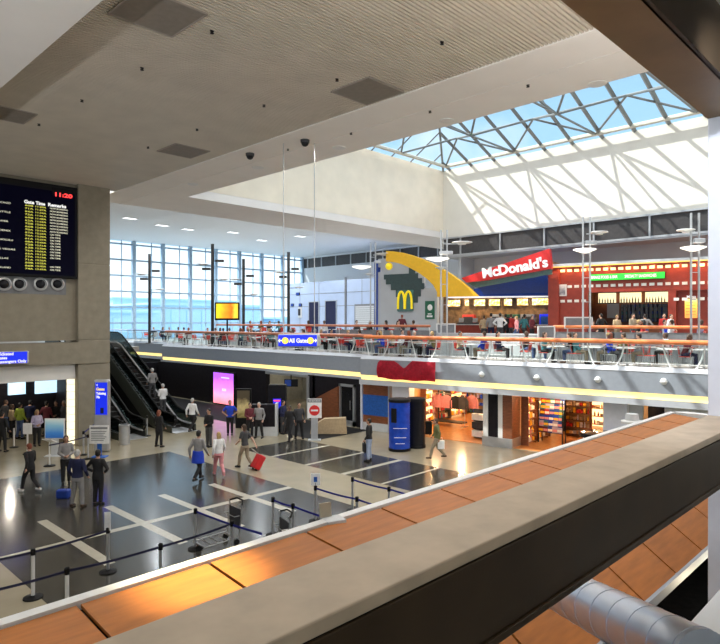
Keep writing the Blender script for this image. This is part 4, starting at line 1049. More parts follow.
# ================================================================== TABLES AND CHAIRS
def chair_proto(shell):
    t = thing('dining_chair', (0, 0, -50), 0, None, 'chair')
    b = MB(); b.box(-0.2, 0.2, -0.2, 0.21, 0.435, 0.465, 0.012); b.build('seat', shell, t)
    b = MB(); b.X = Matrix.Translation((0, -0.21, 0.66)) @ Matrix.Rotation(rad(10), 4, 'X'); b.box(-0.2, 0.2, -0.012, 0.012, -0.14, 0.18, 0.01); b.build('backrest', shell, t)
    for sx, sy in ((-1, 1), (1, 1)):
        b = MB(); b.tube([(sx*0.18, sy*0.17, 0.44), (sx*0.2, sy*0.2, 0.0)], 0.013, 6); b.build('leg', 'steel', t)
    for sx in (-1, 1):
        b = MB(); b.tube([(sx*0.19, -0.235, 0.80), (sx*0.19, -0.19, 0.45), (sx*0.2, -0.24, 0.0)], 0.013, 6); b.build('leg', 'steel', t)
    b = MB(); b.tube([(-0.18, 0.17, 0.43), (0.18, 0.17, 0.43), (0.18, -0.17, 0.43), (-0.18, -0.17, 0.43), (-0.18, 0.17, 0.43)], 0.011, 5); b.build('seat_frame', 'steel', t)
    return t
CH = {'red': chair_proto('chair_red'), 'grey': chair_proto('chair_grey')}
def table_proto():
    t = thing('cafe_table', (0, 0, -50), 0, None, 'table')
    b = MB(); b.box(-0.38, 0.38, -0.38, 0.38, 0.715, 0.745, 0.012); b.build('tabletop', 'table_white', t)
    b = MB(); b.tube([(0, 0, 0.03), (0, 0, 0.715)], 0.035, 10); b.build('pedestal', 'steel', t, smooth=True)
    b = MB(); b.box(-0.27, 0.27, -0.03, 0.03, 0.0, 0.035, 0.01); b.box(-0.03, 0.03, -0.27, 0.27, 0.0, 0.035, 0.01); b.build('base', 'steel', t)
    return t
TB = table_proto()
chairs = {'red': [], 'grey': []}; tables = []; seats = []     # seats: (position, facing, zone)
first = {}
def put_chair(kind, p, rz, zone):
    if min((V2(p.x, p.y)-q).length for q in MASTS) < 0.6: return None
    o = CH[kind] if not first.get(kind) else copy_tree(CH[kind]); first[kind] = True
    o.location = p; o.rotation_euler = (0, 0, rz); o['group'] = 'chairs in the food court'; o['zone'] = zone
    chairs[kind].append(o); seats.append((Vector(p), rz, zone)); return o
def put_set(fr, x, y, z, zone, along=True, kinds=('red', 'red'), jit=0.1):
    if min((V2(*fr.W(x, y)[:2])-q).length for q in MASTS) < 0.75: x += 0.8
    o = TB if not tables else copy_tree(TB)
    tables.append(o); o['group'] = 'tables in the food court'; o['zone'] = zone
    a = fr.a + R.uniform(-0.15, 0.15) + (0 if along else PI/2)
    p = fr.W(x, y, z); o.location = p; o.rotation_euler = (0, 0, a)
    u = Vector((math.cos(a), math.sin(a), 0))
    for s_, k in zip((-1, 1), kinds):
        if k: put_chair(k, p + u*s_*(0.60+R.uniform(0, jit)), a + (-PI/2 if s_ < 0 else PI/2), zone)
# lower terrace, near half
for px, y, kinds in ((372, 1.3, ('red', 'red')), (398, 1.5, ('red', 'grey')), (424, 1.25, ('grey', 'red')), (471, 1.3, ('red', 'red')), (512, 1.5, ('red', 'red')), (558, 1.35, ('red', 'red')), (592, 1.3, ('red', 'grey')),
                     (627, 1.35, ('grey', 'red')), (668, 1.3, ('red', 'red')), (704, 1.4, ('red', 'red'))):
    put_set(FC, FC.x(px, y), y, MZ, 'near front', kinds=kinds)
for px, y, kinds in ((385, 2.8, ('red', 'red')), (412, 2.85, ('grey', 'red')), (450, 2.9, ('red', 'red')), (540, 2.8, ('red', 'grey')), (578, 2.8, ('red', 'red')), (612, 2.85, ('grey', 'red')), (650, 2.8, ('red', 'red')), (690, 2.8, ('red', 'red'))):
    put_set(FC, FC.x(px, y), y, MZ, 'near back', kinds=kinds)
for k in range(9): put_set(FB, 1.2+k*2.35+R.uniform(-.2, .2), 1.35, MZ, 'far front', kinds=('red', 'red') if k % 3 else ('red', 'grey'))
for k in range(8): put_set(FB, 2.2+k*2.4+R.uniform(-.2, .2), 3.0, MZ, 'far back', kinds=('red', 'red'))
for k in range(3): put_set(FA, 6.5+k*2.8, 1.6, MZ, 'set-back', kinds=('red', 'grey'))
for px, y in ((377, TD+1.2), (404, TD+1.3), (602, TD+1.1), (628, TD+1.3), (654, TD+1.1), (682, TD+1.3)): put_set(FC, FC.x(px, y), y, UZ, 'terrace', kinds=('red', 'red'))
for k in range(5): put_set(FT, 3.0+k*3.2, 1.3, UZ, 'far terrace', kinds=('red', 'red'))
ZL = {'near front': 'in the front row behind the near orange railing', 'near back': 'in the second row below the raised terrace', 'far front': 'along the far mezzanine railing',
      'far back': 'in the second row of the far mezzanine', 'set-back': 'on the set-back mezzanine behind the escalators', 'terrace': 'on the raised terrace before the shops', 'far terrace': 'on the far raised terrace'}
for zn in ZL:
    for kind in chairs: ordinal_labels([c for c in chairs[kind] if c['zone'] == zn], ('red metal-legged chair ' if kind == 'red' else 'grey chair ') + ZL[zn] + ', # from left')
    ordinal_labels([c for c in tables if c['zone'] == zn], 'white square table ' + ZL[zn] + ', # from left')
# ================================================================== LOBBY FURNITURE
def fpt(px, py): return at_z(px, py, 0.0)
# ---- escalators
def escalator(x0, x1, label):
    w_ = x1-x0; y0 = 28.7; yb, yt, yT = 1.3, 8.7, 10.2; zT = 4.05
    t = thing('escalator', (x0, y0, 0), 0, label, 'escalator', 'escalators up to the mezzanine')
    def zp(y): return 0 if y < yb else (zT if y > yt else zT*(y-yb)/(yt-yb))
    ysamp = [0.0, 0.5, yb-0.25, yb+0.3, 3, 5, 7, yt-0.3, yt+0.3, yT]
    zs_ = {yb-0.25: 0.02, yb+0.3: zp(yb+0.3)*0.8, yt-0.3: zT-0.3*zT/(yt-yb)*0.9, yt+0.3: zT}
    Z = lambda y: zs_.get(y, zp(y))
    for s_, xx in ((-1, 0.0), (1, w_)):
        b = MB(); out = [(y, Z(y)+0.32) for y in ysamp] + [(y, max(0.0, Z(y)-0.55)) for y in ysamp[::-1]]
        b.prism(out, xx-0.06+(0.0 if s_ < 0 else 0.06), xx+(0.0 if s_ < 0 else 0.06)+0.0, 'yz'); b.build('side_panel', 'esc_panel', t)
        b = MB(); out = [(y, Z(y)+0.92) for y in ysamp] + [(y, Z(y)+0.32) for y in ysamp[::-1]]
        b.prism(out, xx-s_*0.10-0.008, xx-s_*0.10+0.008, 'yz'); b.build('balustrade', 'smoke_glass', t)
        b = MB(); pts = [(xx-s_*0.10, 0.25, 0.36), (xx-s_*0.10, -0.10, 0.40), (xx-s_*0.10, -0.28, 0.62), (xx-s_*0.10, -0.16, 0.86)] + [(xx-s_*0.10, y, Z(y)+0.96) for y in ysamp[1:]] + [(xx-s_*0.10, yT+0.3, zT+0.8), (xx-s_*0.10, yT+0.2, zT+0.5)]
        b.tube(pts, 0.042, 8); b.build('handrail', 'rubber', t, smooth=True)
        b = MB(); b.tube([(xx-s_*0.14, y, Z(y)+0.34) for y in ysamp], 0.05, 4); b.build('skirt_strip', 'satin_steel', t)
    b = MB(); b.box(0.02, w_-0.02, -0.3, yb-0.1, 0.0, 0.015); b.build('comb_plate', 'satin_steel', t); b = MB(); b.box(0.02, w_-0.02, yt+0.2, yT, zT-0.02, zT+0.0); b.build('comb_plate', 'satin_steel', t)
    n = 20
    for k in range(n):
        ya = yb-0.1+k*(yt-yb+0.2)/n; zz_ = (k+1)*zT/n-0.02
        b = MB(); b.box(0.16, w_-0.16, ya, ya+0.42, zz_-0.2, zz_)
        b.cur = 1; b.box(0.16, w_-0.16, ya, ya+0.03, zz_-0.01, zz_+0.003)
        b.build('step', ['dark_metal', 'satin_steel'], t)
    b = MB(); b.prism([(yb, 0.0), (yT, 0.0), (yT, zT-0.6), (yt, zT-0.6)], 0.05, w_-0.05, 'yz'); b.build('underside', 'black', t)
    return t
mat('esc_panel', (0.07, 0.075, 0.06), 0.35, 0.4, var=0.1)
escalator(13.0, 14.3, 'escalator nearest the concrete column, rising to the mezzanine')
escalator(15.75, 17.05, 'second escalator from the concrete column, with steel-edged sides')
# ---- pink advertising light box and other things along the dark wall
q = at_gx(223.5, 404, GW-0.25); zt = at_gx(223, 373, GW-0.25).z
y0, y1 = at_gx(233.5, 390, GW-0.25).y, at_gx(213.5, 390, GW-0.25).y
t = thing('advertising_light_box', (GW-0.25, (y0+y1)/2, max(0.1, q.z)), -PI/2, 'tall glowing pink and purple advertising light box on the dark wall', 'light box')
w_ = (y1-y0)/2; h_ = zt-q.z
b = MB(); b.box(-w_-0.08, w_+0.08, 0, 0.22, -0.08, h_+0.08, 0.02); b.build('casing', 'black', t)
b = MB(); b.box(-w_, w_, -0.012, 0, 0, h_); b.build('picture', gradmat('ad_pink', [(0.0, (0.55, 0.03, 0.08)), (0.2, (0.95, 0.25, 0.30)), (0.45, (0.95, 0.35, 0.55)), (0.65, (0.85, 0.22, 0.75)), (1.0, (0.40, 0.10, 0.75))], 'Z', -0.15, h_, 1.5, 0.25, 2.2), t)
b = MB(); b.box(-w_*0.2, w_*0.6, -0.02, 0, h_*0.83, h_*0.87); b.box(-w_*0.1, w_*0.3, -0.02, 0, h_*0.42, h_*0.50); b.build('caption', 'lit_white', t)
p = fpt(243.5, 428)
t = thing('poster_stand', (p.x, p.y, 0), CAMROT, 'tall black stand with a golden portrait poster near the pink light box', 'poster stand')
b = MB(); b.box(-0.42, 0.42, -0.05, 0.12, 0, 2.1, 0.02); b.build('casing', 'black', t)
b = MB(); b.box(-0.33, 0.33, -0.062, -0.05, 0.55, 2.0); b.build('poster', gradmat('ad_gold', [(0.0, (0.03, 0.04, 0.02)), (0.4, (0.20, 0.16, 0.05)), (0.7, (0.60, 0.48, 0.22)), (1.0, (0.08, 0.06, 0.03))], 'Z', 0.5, 2.1, 0.15, 0.6, 3.5), t)
p = fpt(277, 433)
t = thing('wall_kiosk', (p.x, p.y, 0), CAMROT, 'slim dark kiosk with a small blue and red screen by the corridor', 'kiosk')
b = MB(); b.box(-0.45, 0.45, 0, 0.5, 0, 2.45, 0.03); b.build('body', 'gloss_black', t)
b = MB(); b.box(-0.2, 0.2, -0.012, 0, 1.25, 1.75); b.build('screen', 'sign_blue', t)
b = MB(); b.box(-0.16, 0.16, -0.02, -0.012, 1.62, 1.68); b.build('red_bar', 'led_red', t)
p = fpt(265, 436)
b = MB(); b.box(-0.7, 0.55, 0, 0.5, 0.45, 1.55, 0.02); b.cur = 1; b.box(-0.7, 0.55, -0.02, 0.5, 0, 0.45); b.box(0.5, 0.6, -0.04, 0.52, 0, 1.6)
tag(b.build('check_desk', ['dark_wall', 'pale_panel'], None, p, CAMROT), 'dark check desk with a pale base left of the corridor opening', 'desk')
p = at_d(291, 383, 36)
t = thing('ceiling_monitor', p, CAMROT, 'small black monitor hanging in the corridor opening', 'screen')
b = MB(); b.box(-0.4, 0.4, 0, 0.08, -0.22, 0.22, 0.01); b.build('casing', 'black', t)
b = MB(); b.box(-0.36, 0.0, -0.01, 0, -0.18, 0.18); b.build('screen', 'deep_blue', t)
b = MB(); b.tube([(0, 0.04, 0.2), (0, 0.04, 2.56-p.z)], 0.03); b.build('bracket', 'black', t)
# brown ramp wall beside the glass door
y0, y1 = dgy(312, GW-0.3), dgy(338, GW-0.3)
b = MB(); b.prism([(y0, 0), (y0, 1.2), (y1+0.1, 2.1), (y1+0.1, 0)], GW-0.25, GW-0.05, 'yz'); struct(b.build('wall_ramp', 'brown_wood'))
p = fpt(328, 434); t = None
b = MB(); b.prism([(-0.9, 0), (-0.85, 0.35), (-0.2, 0.75), (0.9, 0.8), (0.95, 0)], 0, 0.5); tag(b.build('reflection', 'tan_cloth', None, p, CAMROT), 'low tan wedge-shaped bench below the glass door', 'reflection')  # solid tan wedge standing in for a reflection of light
# no-entry stand
p = fpt(314.5, 440)
t = thing('no_entry_stand', (p.x, p.y, 0), CAMROT, 'standing white sign with a red no-entry disc before the corridor', 'sign')
b = MB(); b.box(-0.34, 0.34, -0.02, 0.02, 1.05, 1.98, 0.01); b.build('panel', 'print_white', t)
b = MB(); b.box(-0.33, 0.33, -0.03, -0.02, 1.8, 1.96); b.build('header', 'grey_panel', t)
text('DO NOT ENTER', 0.12, 'print_white', t, 0, -0.035, 1.84, 'CENTER', ext=0.002, sx=0.62)
b = MB(); b.X = Matrix.Rotation(PI/2, 4, 'X'); b.lathe([(0.25, 0.02), (0.25, 0.035)], 28, (0, 1.42, 0)); b.build('disc', 'red_paint', t)
b = MB(); b.box(-0.17, 0.17, -0.045, -0.03, 1.38, 1.46); b.build('bar', 'print_white', t)
b = MB(); b.box(-0.16, 0.16, -0.05, 0.05, 0, 1.06); b.box(-0.3, 0.3, -0.2, 0.2, 0, 0.03); b.build('post', 'satin_steel', t)
# blue wrapped advertising drum at the column, with a dark twin behind
def drum(px, py, r, h, lab, m):
    p = fpt(px, py); t = thing('advertising_drum', (p.x, p.y, 0), CAMROT, lab, 'advertising drum')
    b = MB(); b.lathe([(r, 0.12), (r, h-0.12)], 32); b.build('poster_wrap', m, t, smooth=True)
    b = MB(); b.lathe([(r*1.04, 0), (r*1.04, 0.12)], 32); b.lathe([(r*1.04, h-0.12), (r*1.04, h), (r*0.9, h+0.03)], 32); b.build('rims', 'black', t)
    return t
t = drum(399.5, 450, 0.47, 2.25, 'tall blue wrapped advertising drum in front of the white column', 'kiosk_blue')
b = MB(); 
for k, (w_, z) in enumerate(((0.26, 0.62), (0.2, 0.36), (0.3, 1.02))): b.box(-w_, w_, -0.478, -0.44, z, z+0.018)
b.build('caption', 'print_white', t)
b = MB(); b.X = Matrix.Translation((-0.27, -0.37, 1.6)) @ Matrix.Rotation(rad(-36), 4, 'Z'); b.box(-0.14, 0.14, -0.03, 0.03, -0.35, 0.3, 0.04); b.build('dark_picture', 'black', t)
t = drum(416, 447, 0.42, 2.2, 'tall dark glossy advertising drum just right of the blue drum', 'gloss_black')
p = fpt(426, 436)
b = MB(); b.box(-0.28, 0.28, -0.15, 0.15, 0.1, 0.75, 0.04); 
t = thing('suitcase', (p.x, p.y, 0), CAMROT, 'black upright suitcase standing at the gift shop entrance', 'suitcase'); b.build('case', 'black', t)
b = MB(); b.tube([(-0.12, 0, 0.75), (-0.12, 0, 1.0), (0.12, 0, 1.0), (0.12, 0, 0.75)], 0.012, 6); b.build('handle', 'steel', t)
for s_ in (-1, 1): b = MB(); b.lathe([(0.05, -0.02), (0.05, 0.02)], 10); o = b.build('wheel', 'rubber', t, (s_*0.2, 0.1, 0.05)); o.rotation_euler = (0, PI/2, 0)
# pylon sign and notice under it
p = fpt(101, 452)
t = thing('pylon_sign', (p.x, p.y, 0), CAMROT, 'tall rounded grey sign pylon with a lit blue face before the concrete column', 'sign')
b = MB(); b.box(-0.35, 0.35, 0, 0.25, 0, 3.15, 0.09); b.build('casing', 'satin_steel', t)
b = MB(); b.box(-0.24, 0.27, -0.012, 0.0, 1.62, 3.02); b.build('sign_face', 'sign_blue', t)
text('Gates', 0.17, 'lit_yellow', t, -0.2, -0.02, 2.68, off=0.004, sx=0.9)
for s_, z in (('<', 2.86), ('Ticketing', 2.50), ('70s', 2.34)): text(s_, 0.15, 'lit_white', t, -0.2, -0.02, z, off=0.004, sx=0.75)
b = MB(); b.box(-0.02, 0.12, -0.02, -0.012, 1.68, 1.92); b.build('pictogram', 'navy', t)
p = fpt(99.5, 457)
t = thing('notice_stand', (p.x, p.y, 0), CAMROT, 'white printed notice on a blue post in front of the tall pylon sign', 'sign')
b = MB(); b.box(-0.42, 0.40, -0.02, 0.02, 0.55, 1.32, 0.01); b.build('panel', 'print_white', t)
b = MB(); b.box(-0.36, 0.34, -0.03, -0.02, 1.18, 1.25)
for k in range(6): b.box(-0.34, 0.30-0.06*(k % 3), -0.03, -0.02, 1.06-k*0.075, 1.085-k*0.075)
b.build('print_lines', 'grey_panel', t)
b = MB(); b.box(-0.09, 0.09, -0.02, 0.03, 0, 0.56); b.box(-0.3, 0.3, -0.2, 0.2, 0, 0.03); b.build('post', 'panel_blue', t)
p = fpt(124.5, 444)
t = thing('litter_bin', (p.x, p.y, 0), 0, 'cylindrical brushed steel litter bin at the foot of the escalator', 'bin')
b = MB(); b.lathe([(0.24, 0), (0.24, 0.85), (0.25, 0.86), (0.25, 0.9)], 24); b.build('body', 'satin_steel', t, smooth=True)
b = MB(); b.lathe([(0.2, 0.905), (0.05, 0.91)], 24); b.build('lid', 'dark_metal', t)
# gradient board on a wide foot, slanted lectern, small sign on post
p = fpt(54.5, 456)
t = thing('display_board', (p.x, p.y, 0), CAMROT, 'square white-framed board with a blue gradient poster near the security entry', 'display board')
b = MB(); b.box(-0.42, 0.42, 0, 0.06, 0.72, 1.58, 0.01); b.build('frame', 'white_metal', t)
b = MB(); b.box(-0.38, 0.38, -0.012, 0, 0.76, 1.54); b.build('poster', gradmat('ad_blue', [(0.0, (0.02, 0.10, 0.45)), (0.4, (0.05, 0.22, 0.60)), (0.75, (0.25, 0.50, 0.65)), (1.0, (0.60, 0.72, 0.72))], 'Z', 0.7, 1.6, 0.25, 0.2), t)
b = MB(); b.box(-0.16, 0.16, 0.01, 0.05, 0, 0.73); b.box(-0.35, 0.35, -0.2, 0.25, 0, 0.03); b.build('stand', 'pale_panel', t)
p = fpt(49.5, 466)
t = thing('lectern', (p.x, p.y, 0), CAMROT-0.3, 'white slanted reading lectern on a thin post with a round black foot', 'lectern')
b = MB(); b.X = Matrix.Translation((0, 0, 1.0)) @ Matrix.Rotation(rad(-25), 4, 'X'); b.box(-0.24, 0.24, -0.16, 0.16, -0.015, 0.015); b.build('tray', 'print_white', t)
b = MB(); b.tube([(0, 0, 0.02), (0, 0, 1.0)], 0.03, 10); b.build('post', 'white_metal', t)
b = MB(); b.lathe([(0.22, 0), (0.2, 0.03), (0.04, 0.05)], 20); b.build('foot', 'black', t)
p = fpt(27.5, 454)
t = thing('sign_post', (p.x, p.y, 0), CAMROT, 'small white sign on a white post at the queue before the entry', 'sign')
b = MB(); b.box(-0.19, 0.19, -0.012, 0.012, 0.85, 1.32); b.build('panel', 'print_white', t)
b = MB(); b.tube([(0, 0, 0.02), (0, 0, 0.87)], 0.035, 10); b.build('post', 'white_metal', t)
b = MB(); b.lathe([(0.2, 0), (0.18, 0.03), (0.04, 0.05)], 20); b.build('foot', 'black', t)
# ---- queue posts and belts
def stanchion(loc, lab, m='steel', h=1.0, sign=0, grp='belt barrier posts'):
    t = thing('queue_post', loc, CAMROT, lab, 'barrier post', grp)
    b = MB(); b.tube([(0, 0, 0.03), (0, 0, h)], 0.036, 12); b.build('post', m, t, smooth=True)
    b = MB(); b.lathe([(0.19, 0), (0.185, 0.025), (0.05, 0.05), (0.04, 0.06)], 24); b.build('base', 'black', t, smooth=True)
    b = MB(); b.lathe([(0.048, h-0.12), (0.048, h), (0.03, h+0.015)], 14); b.build('belt_head', 'black', t)
    if sign:
        b = MB(); b.box(-0.13, 0.13, -0.01, 0.01, h+0.02, h+0.36) if sign == 1 else b.box(-0.07, 0.07, -0.03, -0.02, h-0.05, h+0.36); b.build('sign_panel', 'print_white', t)
        b = MB(); b.tube([(0, 0, h), (0, 0, h+0.1)], 0.012, 6); b.build('sign_bracket', 'dark_metal', t)
        if sign == 1: b = MB(); b.box(-0.05, 0.05, -0.018, -0.01, h+0.12, h+0.26); b.build('sign_mark', 'panel_blue', t)
    return t
def belt(t, to, m, h=0.94):
    d = Vector(to)-t.location; d.z = 0
    L = d.length; ang = math.atan2(d.y, d.x)
    pts = [(L*k/10, -0.025*math.sin(PI*k/10)) for k in range(11)]
    b = MB(); b.prism([(x, z+0.025) for x, z in pts]+[(x, z-0.025) for x, z in pts[::-1]], -0.003, 0.003)
    o = b.build('belt', m, t, (0, 0, h), ang-CAMROT)
def top_pt(px, py, z=1.0):
    p = at_z(px, py, z); return (p.x, p.y, 0)
Q = {}
for k, loc, lab, m, sg in [
    ('a', fpt(33, 598), 'pale barrier post at the far left edge, on a black foot', 'white_metal', 0),
    ('b', fpt(108, 572), 'steel barrier post with an upright white card, in front of the two men', 'satin_steel', 2),
    ('c', top_pt(67, 568), 'short-looking white barrier post just above the roof edge, left of the carded post', 'white_metal', 0),
    ('d', top_pt(160.5, 544), 'steel barrier post half hidden by the roof edge, right of the carded post', 'satin_steel', 0),
    ('e', fpt(195.5, 549), 'steel barrier post left of the luggage trolley, with a black foot', 'satin_steel', 0),
    ('f', top_pt(232, 521), 'steel barrier post right against the luggage trolley handle', 'satin_steel', 0),
    ('g', top_pt(273, 497.5), 'steel barrier post between the trolley and the small roof box, start of a blue belt', 'satin_steel', 0),
    ('h', top_pt(293, 504), 'steel barrier post half way along the blue belt left of the signed post', 'satin_steel', 0),
    ('i', top_pt(315.5, 486), 'steel barrier post topped by a small square sign', 'satin_steel', 1),
    ('j', top_pt(357, 497), 'steel barrier post at the roof edge right of the small square sign', 'satin_steel', 0),
    ('k', top_pt(352.5, 477.5), 'taller-looking steel barrier post behind the roof edge, start of the last blue belt', 'satin_steel', 0),
    ('l', top_pt(389, 487), 'last steel barrier post toward the blue drum', 'satin_steel', 0)]:
    Q[k] = stanchion((loc[0], loc[1], 0), lab, m, 1.0, sg)
def loc(k): return Q[k].location
belt(Q['b'], loc('a'), 'belt_navy'); belt(Q['a'], at_z(-40, 566, .94), 'belt_navy'); belt(Q['c'], at_z(-40, 598, .94), 'belt_navy'); belt(Q['d'], loc('c'), 'belt_navy'); belt(Q['f'], loc('d'), 'belt_navy')
belt(Q['e'], at_z(262, 534, .94), 'belt_blue'); belt(Q['g'], loc('h'), 'belt_blue'); belt(Q['h'], at_z(345, 523, .94), 'belt_blue'); belt(Q['i'], loc('j'), 'belt_blue'); belt(Q['j'], at_z(392, 509, .94), 'belt_blue'); belt(Q['k'], loc('l'), 'belt_blue'); belt(Q['l'], at_z(430, 499, .94), 'belt_blue')
E_ = {}
for k, px, py, lab in (('m', 14, 447.5, 'white queue post left of the small white sign post at the entry'), ('n', 83.5, 455, 'steel queue post before the glowing glass-block pillar'), ('o', 88, 459, 'dark queue post between the lectern and the white notice'), ('p', 16.5, 436, 'pale queue post deepest in the entry queue'), ('q', 6, 439, 'pale queue post at the left edge of the entry queue'), ('r', 147, 436, 'steel queue post beside the escalator foot')):
    p = fpt(px, py); E_[k] = stanchion((p.x, p.y, 0), lab, 'white_metal' if k in 'mpq' else 'satin_steel', 1.0, 0, 'belt barrier posts at the entry')
belt(E_['n'], E_['o'].location, 'belt_navy'); belt(E_['n'], fpt(98, 440), 'belt_blue'); belt(E_['m'], E_['p'].location, 'belt_navy'); belt(E_['o'], fpt(49, 470), 'belt_navy'); belt(E_['q'], E_['p'].location, 'belt_navy')
# ---- luggage trolleys
def trolley(px, py, rz, lab):
    p = fpt(px, py); t = thing('luggage_trolley', (p.x, p.y, 0), rz, lab, 'trolley', 'luggage trolleys')
    b = MB()
    b.tube([(-0.3, -0.5, 0.16), (-0.3, 0.45, 0.2), (-0.3, 0.55, 0.9), (-0.28, 0.5, 1.02)], 0.017, 8); b.tube([(0.3, -0.5, 0.16), (0.3, 0.45, 0.2), (0.3, 0.55, 0.9), (0.28, 0.5, 1.02)], 0.017, 8)
    b.tube([(-0.3, -0.5, 0.16), (0.3, -0.5, 0.16)], 0.017, 8)
    for k in range(4): b.tube([(-0.3, -0.3+k*0.22, 0.17), (0.3, -0.3+k*0.22, 0.17)], 0.012, 6)
    b.tube([(-0.3, 0.52, 0.62), (0.3, 0.52, 0.62)], 0.012, 6); b.build('frame', 'steel', t, smooth=True)
    b = MB(); b.tube([(-0.3, 0.55, 1.0), (-0.15, 0.66, 1.06), (0.15, 0.66, 1.06), (0.3, 0.55, 1.0)], 0.022, 8); b.build('handle', 'rubber', t, smooth=True)
    b = MB(); b.box(-0.26, 0.26, 0.5, 0.53, 0.36, 0.88, 0.01); b.build('back_panel', 'charcoal', t)
    b = MB(); b.tube([(-0.26, 0.35, 0.72), (0.26, 0.35, 0.72), (0.26, 0.5, 0.72)], 0.012, 6); b.tube([(-0.26, 0.35, 0.72), (-0.26, 0.5, 0.72)], 0.012, 6); b.build('basket', 'steel', t)
    for x, y in ((-0.28, 0.4), (0.28, 0.4), (0, -0.5)):
        b = MB(); b.lathe([(0.075, -0.02), (0.075, 0.02)], 14); o = b.build('wheel', 'rubber', t, (x, y, 0.076)); o.rotation_euler = (0, PI/2, 0)
trolley(217, 546, CAMROT-rad(48), 'chrome luggage trolley parked by the belt barrier, whole side in view')
p = top_pt(262, 527, 1.0); q = px_of(p)
trolley(264, 560, CAMROT-rad(60), 'luggage trolley showing only its handle over the roof edge')
# ---- little box units on the wood roof
def roof_unit(px, py, lab, w_=0.22):
    h = EYE-(EYE-2.345)
    p = at_z(px, py, EYE-2.33)
    t = thing('antenna_unit', (p.x, p.y, EYE-2.335), CAMROT+0.5, lab, 'antenna box', 'boxes on the wood roof')
    b = MB(); b.box(-w_*0.62, w_*0.62, -w_*0.75, w_*0.4, 0.0, 0.06, 0.008); b.build('base_box', 'pale_panel', t)
    b = MB(); b.X = Matrix.Translation((-0.05, 0.05, 0.06)) @ Matrix.Rotation(rad(-8), 4, 'X'); b.box(-w_*0.42, w_*0.34, -0.015, 0.015, 0, 0.16); b.build('plate', 'tan_panel', t)
mat('tan_panel', (0.42, 0.36, 0.26), 0.5)
roof_unit(332, 522, 'small white box with an upright tan plate, alone on the wood roof panels', 0.19)
p = at_z(632, 423, EYE-2.33); t = thing('antenna_unit', (p.x, p.y, EYE-2.335), CAMROT, 'round white puck near the far end of the wood roof', 'antenna box', 'boxes on the wood roof')
b = MB(); b.lathe([(0.24, 0), (0.24, 0.05), (0.15, 0.08)], 24); b.build('puck', 'white_metal', t, smooth=True); b = MB(); b.lathe([(0.16, 0.08), (0.13, 0.22)], 16); b.build('stem', 'pale_panel', t, smooth=True)
# ---- big silver duct under the ledge
A = at_d(552, 585, 5.6); B = at_d(705, 664, 3.55)
t = thing('air_duct', (0, 0, 0), 0, 'thick ribbed silver air duct passing under the parapet ledge', 'duct')
b = MB(); dv = (B-A); pts = []; rs = []
b.tube([A, B], 0.19, 24); b.build('pipe', 'duct', t, smooth=True)
for k in range(9):
    c = A+dv*(0.05+k*0.115); b = MB(); b.tube([c, c+dv.normalized()*0.02], 0.1935, 24); b.build('rib', 'duct', t, smooth=True)
b = MB(); b.box(2.2, 7.3, 0.5, 1.545, EYE-2.46, EYE-2.4, 0.01); struct(b.build('trim_sill', 'white_metal'))
# round kiosk counter at the right shop
p = fpt(599, 465)
t = thing('round_counter', (p.x, p.y, 0), CAMROT, 'round white and blue striped counter with a dark top beyond the roof end', 'counter')
b = MB(); b.lathe([(0.6, 0), (0.6, 1.12)], 32); b.build('body', 'print_white', t, smooth=True)
b = MB(); b.lathe([(0.61, 0.85), (0.61, 0.95)], 32); b.lathe([(0.61, 0.65), (0.61, 0.75)], 32); b.build('stripes', 'sign_blue', t)
b = MB(); b.lathe([(0.72, 1.12), (0.72, 1.27), (0.6, 1.30)], 32); b.build('top', 'gloss_black', t, smooth=True)
